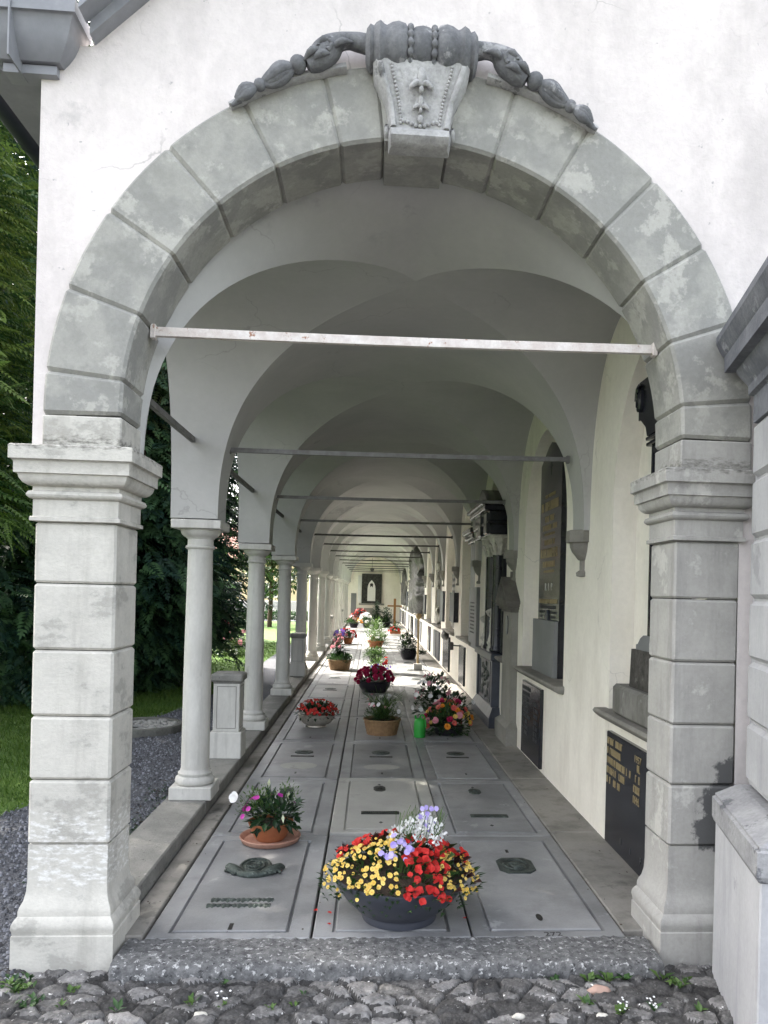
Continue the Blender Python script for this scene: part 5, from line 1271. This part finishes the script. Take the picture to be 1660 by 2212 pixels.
b = MB(); b.cbox(-.055, .055, -.04, .04, 0, 1.30, .008); b.build('upright', M['wood'], cs, 25); b = MB(); b.cbox(-.34, .34, -.045, .045, .92, .99, .008); b.build('crossbar', M['wood'], cs, 25)
b = MB()
for x, y in ((-.235, 3.86), (-.165, 3.83), (-.16, 3.70), (.50, 3.76)):
    b.flower((x, y, .007), (random.uniform(-.3, .3), random.uniform(-.3, .3), 1), .008, 3, 1.2, random.random(), .4)
struct(b.build('fallen_petals', M['red']), 'stuff')
b = MB()
for k in range(150):
    x, y = random.choice((-1.06, -.99, -.24, .513, 1.25, 1.5, random.uniform(-1.1, 1.5))) + random.gauss(0, .02), 3.6 + 9 * random.random() ** 1.5
    b.leaf((x, y, .014), (random.uniform(-1, 1), random.uniform(-1, 1), .08), random.uniform(.008, .022), random.uniform(.005, .012), random.random())
struct(b.build('leaf_litter', M['bark']), 'stuff')

# ------------------------------------------------------------------ weeds and stones among the cobbles
WE = [(-1.408, 3.347), (-1.44, 3.289), (-1.383, 3.224), (-1.294, 3.101), (-1.172, 3.219), (-1.167, 3.112), (-0.944, 3.078), (-0.672, 3.116), (-0.55, 3.106), (-0.574, 3.323), (-0.354, 3.079), (-0.268, 3.1), (-0.226, 3.184), (0.973, 3.32), (1.062, 3.342), (1.136, 3.317), (1.31, 3.321), (1.361, 3.204), (0.829, 3.26), (0.922, 3.084), (1.036, 3.014), (1.181, 3.024), (1.362, 3.006)]
WL = ['leafy weed against the front of the left pier base', 'broad-leaved weed left of the left pier base', 'weed clump below the left pier corner', 'weed clump at the lower left edge of the cobbles', 'weed rosette in front of the left pier base',
      'two-leaved seedling below the left pier', 'small weed left of centre at the lower edge', 'sprig at the lower edge before the step', 'pale sprig in the cobbles below the step', 'weed close under the step, left of the middle',
      'seedling at the lower edge left of the middle', 'seedling near the middle of the lower edge', 'small weed in the middle of the cobbles',
      'upright broad-leaved weed under the right part of the step', 'dark weed close under the step', 'big rosette with round leaves under the step', 'dark leafy weed at the foot of the right pier base', 'dense weed in front of the right pier base', 'weed left of the pink stone', 'narrow weed right of the pink stone',
      'weed with white flowers at the lower right edge', 'flowering weed below the right pier', 'weed at the foot of the chapel plinth']
for (x, y), lb_, i in zip(WE, WL, range(99)):
    b = MB(); n = random.choice((5, 7, 9)); big = 1.0 if i not in (5, 10, 11, 12, 8) else .6
    if i in (13, 14, 15, 16, 17): big = 1.35
    for k in range(n):
        a = 2 * math.pi * k / n + random.uniform(-.4, .4); el = random.uniform(.25, 1.0)
        b.leaf((random.uniform(-.012, .012), random.uniform(-.012, .012), 0), (math.cos(a), math.sin(a), el), random.uniform(.03, .055) * big, random.uniform(.016, .026) * big, random.random(), bend=.12)
    if i in (0, 2, 3, 17):
        for k in range(16): b.leaf((random.uniform(-.05, .05), random.uniform(-.03, .03), random.uniform(0, .03)), (random.uniform(-1, 1), random.uniform(-1, 1), .7), .032, .02, random.random())
    o = tag(b.build('weed', M['leaf_light'] if i % 3 else M['leaf'], loc=(x, min(y, 3.27), -.060)), lb_, 'weed', 'weeds among the cobbles')
    if i in (20, 21, 8):
        b = MB()
        for k in range(9): b.flower((random.uniform(-.03, .03), random.uniform(-.03, .03), random.uniform(.02, .05)), (0, -.4, 1), .0045, 5, 1, .7, .1)
        b.build('flower_heads', M['white'], o)
b = MB(); b.ball((0, 0, 0), (.05, .026, .022), 14, 9, lump=.15); tag(b.build('loose_stone', M['pinky'], smooth=70, loc=(1.0, 3.185, -.058)), 'pinkish stone lying among the cobbles near the right end of the step', 'stone')
for i, (x, y, lb_) in enumerate(((.95, 2.985, 'whitish stone at the lower edge below the pink stone'), (.62, 2.99, 'small whitish stone at the lower edge, left of the white-flowered weed'), (-.62, 3.03, 'small white stone at the lower edge below the left end of the step'))):
    b = MB(); b.ball((0, 0, 0), (.026, .014, .012), 12, 8, lump=.15); tag(b.build('loose_stone', M['white_relief'], smooth=70, loc=(x, y, -.054)), lb_, 'stone')

# ------------------------------------------------------------------ garden on the left
ring = thing('stone_ring', 'round concrete ring filled with grey pebbles on the gravel', 'planting ring', (-2.58, 9.05, -.06))
b = MB(); b.lathe([(.44, -.03), (.445, .07), (.435, .085), (.39, .085), (.38, .07), (.38, .0)], n=48); b.build('ring', M['concrete'], ring, 45)
b = MB()
for k in range(190):
    a = random.random() * 6.28; q = .365 * math.sqrt(random.random()); b.ball((q * math.cos(a), q * math.sin(a), .045 + random.uniform(0, .02)), (random.uniform(.022, .04), random.uniform(.018, .03), .018), 8, 5, lump=.12)
struct(b.build('pebbles', M['pebble'], ring, 70), 'stuff')
# grass blades
def np_mesh(name, V, F, T, mat, parent=None):
    me = bpy.data.meshes.new(name); k = F.shape[1]
    me.vertices.add(len(V)); me.vertices.foreach_set('co', V.astype(np.float32).ravel())
    me.loops.add(F.size); me.loops.foreach_set('vertex_index', F.astype(np.int32).ravel())
    me.polygons.add(len(F)); me.polygons.foreach_set('loop_start', np.arange(0, F.size, k, dtype=np.int32)); me.polygons.foreach_set('loop_total', np.full(len(F), k, np.int32))
    me.materials.append(mat); me.attributes.new('tint', 'FLOAT', 'FACE').data.foreach_set('value', T.astype(np.float32))
    me.update(calc_edges=True)
    o = bpy.data.objects.new(name, me); col.objects.link(o)
    if parent: o.parent = parent
    return o
def grass(n, x0, x1, y0, y1, h):
    x = rng.uniform(x0, x1, n); y = rng.uniform(y0, y1, n)
    ex = np.interp(y, [e[1] for e in edge], [e[0] for e in edge]); ok = x < ex + .03 + rng.normal(0, .03, n); x, y = x[ok], y[ok]; n = len(x)
    a = rng.uniform(0, 6.28, n); w = .0035 + .003 * rng.random(n); hh = h * rng.uniform(.5, 1.3, n); l = rng.normal(0, .45, (2, n)) * hh
    base = np.stack([x, y, np.full(n, -.055)], 1)
    sd = np.stack([np.cos(a) * w, np.sin(a) * w, np.zeros(n)], 1)
    V = np.stack([base - sd, base + sd, base + np.stack([l[0], l[1], hh], 1)], 1).reshape(-1, 3)
    return V, np.arange(3 * n).reshape(-1, 3), rng.random(n)
pp = [grass(26000, -5.5, -2.3, 4.6, 10.5, .055), grass(16000, -5.0, -2.3, 10, 24, .07)]
off = np.cumsum([0] + [len(p[0]) for p in pp])
struct(np_mesh('grass', np.concatenate([p[0] for p in pp]), np.concatenate([p[1] + o for p, o in zip(pp, off)]), np.concatenate([p[2] for p in pp]), M['grass']), 'stuff')
b = MB()
for k in range(900):
    y = random.uniform(4.1, 6.4); x = -1.43 - abs(random.gauss(0, .13)) - .1 * math.sin(y * 3)
    b.leaf((x, y, -.055 + random.random() * .05), (random.uniform(-1, 1), random.uniform(-1, 1), .35), random.uniform(.02, .045), random.uniform(.012, .022), random.random())
struct(b.build('ground_ivy', M['leaf_dark']), 'stuff')
b = MB()
for k in range(160):
    y = random.uniform(4.1, 6.8); x = -1.46 - abs(random.gauss(0, .16))
    b.leaf((x, y, -.05), (random.uniform(-1, 1), random.uniform(-1, 1), .12), random.uniform(.02, .045), .016, random.random())
struct(b.build('fallen_leaves', M['bark']), 'stuff')

n = 16000
gx_ = -1.42 - 2.1 * rng.random(n); gy_ = 3.3 + 7.5 * rng.random(n) ** 1.2
ok = gx_ > np.interp(gy_, [e[1] for e in edge], [e[0] for e in edge]) - .03; gx_, gy_ = gx_[ok], gy_[ok]; n = len(gx_)
r_ = .006 + .010 * rng.random(n) ** 2; a_ = rng.uniform(0, 6.28, n)
base_ = np.stack([gx_, gy_, np.full(n, -.060)], 1); V = []
for k in range(4): V.append(base_ + np.stack([np.cos(a_ + k * 1.57) * r_ * rng.uniform(.7, 1.3, n), np.sin(a_ + k * 1.57) * r_ * rng.uniform(.7, 1.3, n), 0 * r_], 1))
for k in range(4): V.append(base_ + np.stack([np.cos(a_ + k * 1.57) * r_ * .55, np.sin(a_ + k * 1.57) * r_ * .55, r_ * rng.uniform(.6, 1.1, n)], 1))
V = np.stack(V, 1); q4 = np.array([(4, 5, 6, 7), (0, 1, 5, 4), (1, 2, 6, 5), (2, 3, 7, 6), (3, 0, 4, 7)])
struct(np_mesh('gravel', V.reshape(-1, 3), (q4[None] + (np.arange(n) * 8)[:, None, None]).reshape(-1, 4), np.repeat(rng.random(n), 5), M['gravel_stone']), 'stuff')

# conifers: a frond is a stem with paired leaflets; thousands of fronds on drooping branches
def frond(pairs, l, w, ang):
    V, F = [], []
    for k in range(pairs):
        t = (k + .6) / pairs; ll = l * (1 - .72 * t) * (0.75 + .25 * min(1, t * 4))
        for sg in (-1, 1):
            bx = t; d = np.array([math.cos(ang), sg * math.sin(ang), 0]); s_ = np.array([-sg * math.sin(ang), math.cos(ang) , 0]) * w
            p = np.array([bx, 0, -.16 * t * t]); o = len(V); dz = np.array([0, 0, -.10 * ll / l])
            V += [p, p + d * ll * .5 + s_, p + d * ll + dz, p + d * ll * .5 - s_]; F.append((o, o + 1, o + 2, o + 3))
    o = len(V); V += [np.array([.75, 0, -.1]), np.array([.95, .05, -.14]), np.array([1.2, 0, -.2]), np.array([.95, -.05, -.14])]; F.append((o, o + 1, o + 2, o + 3))
    return np.array(V), np.array(F)
def conifer(name, label, x, y, h, r, n, mat, seed, base=.1, size=.42, pairs=7, leaf=.42, lw=.055, group='conifers on the lawn', shape=.75):
    g = np.random.default_rng(seed)
    t = thing(name, label, 'tree', (x, y, -.06), group=group)
    b = MB(); b.tube([(0, 0, 0), (.03, 0, h * .5), (0, 0, h * .97)], [.04 + h * .014, .02 + h * .008, .01], 9); b.build('trunk', M['bark'], t, 60)
    fv, ff = frond(pairs, leaf, lw, R(52))
    z = base + (h - base) * (1 - np.sqrt(g.random(n))) ** .95
    rz = r * np.clip(1 - z / h, 0, 1) ** shape * np.clip(.72 + .28 * (z - base) / 1.2, 0, 1)
    a = g.uniform(0, 2 * np.pi, n)
    rz = rz * (1 + .16 * np.sin(a * 5 + z * 2.1 + seed) + .12 * np.sin(a * 3 - z * 3.7))
    q = rz * (1 - .62 * g.random(n) ** 1.7)
    z = z - .25 * q + .05
    z = np.maximum(z, base * .6)
    P = np.stack([q * np.cos(a), q * np.sin(a), z], 1)
    az = a + g.normal(0, .45, n); dr = g.normal(-.18 if mat is M['spruce'] else -.32, .28, n)
    dx = np.stack([np.cos(az) * np.cos(dr), np.sin(az) * np.cos(dr), np.sin(dr)], 1)
    up = np.stack([g.normal(0, .35, n) + .5 * np.cos(a), g.normal(0, .35, n) + .5 * np.sin(a), np.ones(n)], 1)
    dy = np.cross(up, dx); dy /= np.linalg.norm(dy, axis=1, keepdims=True); dz = np.cross(dx, dy)
    sc = (size * g.uniform(.65, 1.3, n))[:, None, None]
    V = P[:, None, :] + sc * (fv[None, :, 0:1] * dx[:, None] + fv[None, :, 1:2] * dy[:, None] + fv[None, :, 2:3] * dz[:, None])
    F = (ff[None] + (np.arange(n) * len(fv))[:, None, None]).reshape(-1, 4)
    T = np.clip(np.repeat(g.random(n) ** 1.5, len(ff)) + g.normal(0, .1, n * len(ff)), 0, 1)
    np_mesh('crown', V.reshape(-1, 3), F, T, mat, t)
    return t
conifer('hemlock_tree', 'dark broad conifer with fern-like sprays, seen between the left pier and first column', -4.05, 13.2, 15, 2.1, 9000, M['conifer'], 1, .9)
conifer('hemlock_tree', 'dark conifer behind and left of the left pier, drooping to the lawn', -6.0, 12.0, 15, 2.4, 8000, M['conifer'], 2, .05)
conifer('spruce_tree', 'yellow-green spruce with bright drooping twigs, at the top left edge', -5.5, 8.4, 13, 2.5, 9000, M['spruce'], 3, 2.6, .40, 9, .24, .040)
conifer('spruce_tree', 'added spruce, unseen outside the left edge, put there to shade the forecourt', -7.6, 5.2, 11.5, 2.3, 3200, M['spruce'], 21, 1.5, .5, 8, .3, .045, shape=.6)  # added out of frame to keep direct sun off the forecourt
conifer('hemlock_tree', 'added dark conifer hidden far back behind the others, shading the arcade floor', -6.2, 24.5, 11, 2.0, 2600, M['conifer'], 24, .1, .55)  # hidden from the camera, added so its shadow falls on the arcade floor
conifer('hemlock_tree', 'added dark conifer deeper in the garden, hidden behind nearer ones, shading the arcade', -5.9, 16.4, 13, 2.1, 3600, M['conifer'], 4, .1, .5)  # unseen behind the nearer trees, added to shade the middle bays
conifer('spruce_tree', 'tall spruce farther back behind the dark conifers', -8.6, 16.5, 14, 2.6, 3200, M['spruce'], 5, .5, .55, 8, .3, .04)
conifer('hemlock_tree', 'added dark conifer farther along the lawn, hidden, shading the bays before the sunny part', -8.6, 19.5, 12, 2.4, 3000, M['conifer'], 6, .1, .55)  # another hidden conifer, added for the shade it throws into the arcade
conifer('low_conifer', 'low dark conifer bush overhanging the gravel, left of the second column', -3.85, 13.0, 4.0, .9, 1700, M['conifer'], 8, .05, .36, shape=.55)
def leafy(name, label, x, y, h, cr_, n, mat, seed, ls=.16, z0=.35, cat='tree', group=None, parts=True):
    g = random.Random(seed); t = thing(name, label, cat, (x, y, -.06), group=group)
    if parts:
        b = MB(); b.tube([(0, 0, 0), (.05, .02, h * .35), (0, 0, h * .7)], [.03 + h * .015, .02 + h * .011, .02], 8)
        for k in range(5):
            a = g.random() * 6.28; b.tube([(.04, .02, h * (.35 + .05 * k)), (cr_ * .4 * math.cos(a), cr_ * .4 * math.sin(a), h * (.5 + .06 * k)), (cr_ * .75 * math.cos(a), cr_ * .75 * math.sin(a), h * (.6 + .06 * k))], [.05, .035, .015], 6)
        b.build('trunk', M['bark'], t, 60)
    b = MB(); cl = []
    for k in range(16):
        a = g.random() * 6.28; q = cr_ * math.sqrt(g.random()) * .75; zz = h * (z0 + (1 - z0) * g.random()); cl.append((q * math.cos(a), q * math.sin(a), zz * .92, cr_ * g.uniform(.3, .5)))
    for k in range(n):
        c = g.choice(cl); v = Vector((g.gauss(0, 1), g.gauss(0, 1), g.gauss(0, 1))).normalized() * (c[3] * (.5 + .5 * g.random()))
        v.z *= .8
        b.leaf((c[0] + v.x, c[1] + v.y, max(.03, c[2] + v.z)), v + Vector((0, 0, g.uniform(-.4, .2))), ls * g.uniform(.6, 1.3), ls * .55, g.random(), bend=.1)
    b.build('crown', mat, t); return t
leafy('broadleaf_tree', 'leafy tree before the yellow house, seen between the third and fourth columns', -4.4, 34, 5.4, 1.5, 2600, M['broadleaf'], 11, .2, group='trees before the house')
leafy('broadleaf_tree', 'darker tree beyond the fourth column, right of the yellow house', -3.4, 39, 6.5, 1.7, 2600, M['leaf_dark'], 12, .22, group='trees before the house')
leafy('broadleaf_tree', 'tree behind the roof of the yellow house', -7.6, 58, 11, 4, 2200, M['broadleaf'], 13, .5, group='trees before the house')
leafy('broadleaf_tree', 'bushy tree left of the yellow house behind the second column', -8.2, 38, 6.5, 2.4, 2400, M['broadleaf'], 14, .25, group='trees before the house')
sh = leafy('flowering_shrub', 'sunlit yellow-green shrub with pink and white flowers on the lawn', -3.75, 19.5, .95, .85, 1500, M['leaf_light'], 15, .09, .1, 'shrub', None, True)
blooms(sh, 'pink', 40, (.25, -.15, .3), (.6, .6, .6), .06, 5, 0); blooms(sh, 'white', 46, (0, -.2, .15), (.8, .7, .55), .05, 5, -.1); blooms(sh, 'crimson', 18, (.35, -.1, .45), (.4, .4, .55), .06, 5, .1)
# house, low wall
hs = thing('yellow_house', 'yellow house with a red tiled roof beyond the lawn', 'house', (-8.2, 47, -.06))
b = MB(); b.box(-4.2, 4.2, 0, 7, -.1, 3.6); b.build('wall', M['house'], hs)
b = MB()
P = [[(-4.7 + 9.4 * i / 80, -.5 + 4.2 * j / 26, 3.45 + 2.2 * j / 26 + .035 * abs(math.sin(i * 1.57)) - .02 * (j % 2)) for j in range(27)] for i in range(81)]
b.grid(P); b.grid([[(p[0], 7.9 - p[1] - .5, p[2]) for p in r] for r in P]); b.build('roof', M['tile'], hs)
for x in (-2.6, .0, 2.15):
    b = MB(); b.frame(x - .42, x + .42, 1.15, 2.05, .08, -.04, .01); w_ = b.build('window', M['white_wall'], hs)
    b = MB(); b.box(x - .35, x + .35, -.012, -.004, 1.22, 1.98); b.build('pane', M['glass'], w_)
b = MB(); b.tube([(2.95, -.06, 0), (2.95, -.06, 3.4)], .06, 8); b.build('downpipe', M['zinc'], hs, 60)
b = MB(); b.box(-4.6, 4.6, -.45, .1, 3.36, 3.46); b.build('eaves', M['white_wall'], hs)
lwl = MB(); lwl.cbox(-8, 5.4, -.1, .1, -.1, .95, .02); tag(lwl.build('garden_wall', M['white_wall'], smooth=25, loc=(-8.0, 43.5, 0)), 'low white garden wall in front of the yellow house', 'wall')
gp = thing('garden_pot', 'dark pot with a small shrub standing before the low white wall', 'potted plant', (-5.55, 42.7, -.06)); pot(gp, TC(.28, .4), M['pot_black'], soil=(.25, .34)); foliage(gp, M['leaf_dark'], 200, (0, 0, .4), (.4, .4, .5), .16, .06)
hg = MB()
for k in range(2600):
    x, y = random.uniform(-9, -2.6), random.uniform(40.6, 41.4); hg.leaf((x, y, random.uniform(0, .45)), (random.uniform(-1, 1), random.uniform(-1, .6), .8), .14, .07, random.random())
tag(hg.build('low_hedge', M['leaf'], loc=(0, 0, -.05)), 'low clipped hedge across the lawn before the white wall', 'hedge')
leafy('broadleaf_tree', 'dark tree close to the far columns beyond the lawn', -2.9, 46, 6, 1.6, 1800, M['leaf_dark'], 17, .25, group='trees before the house')
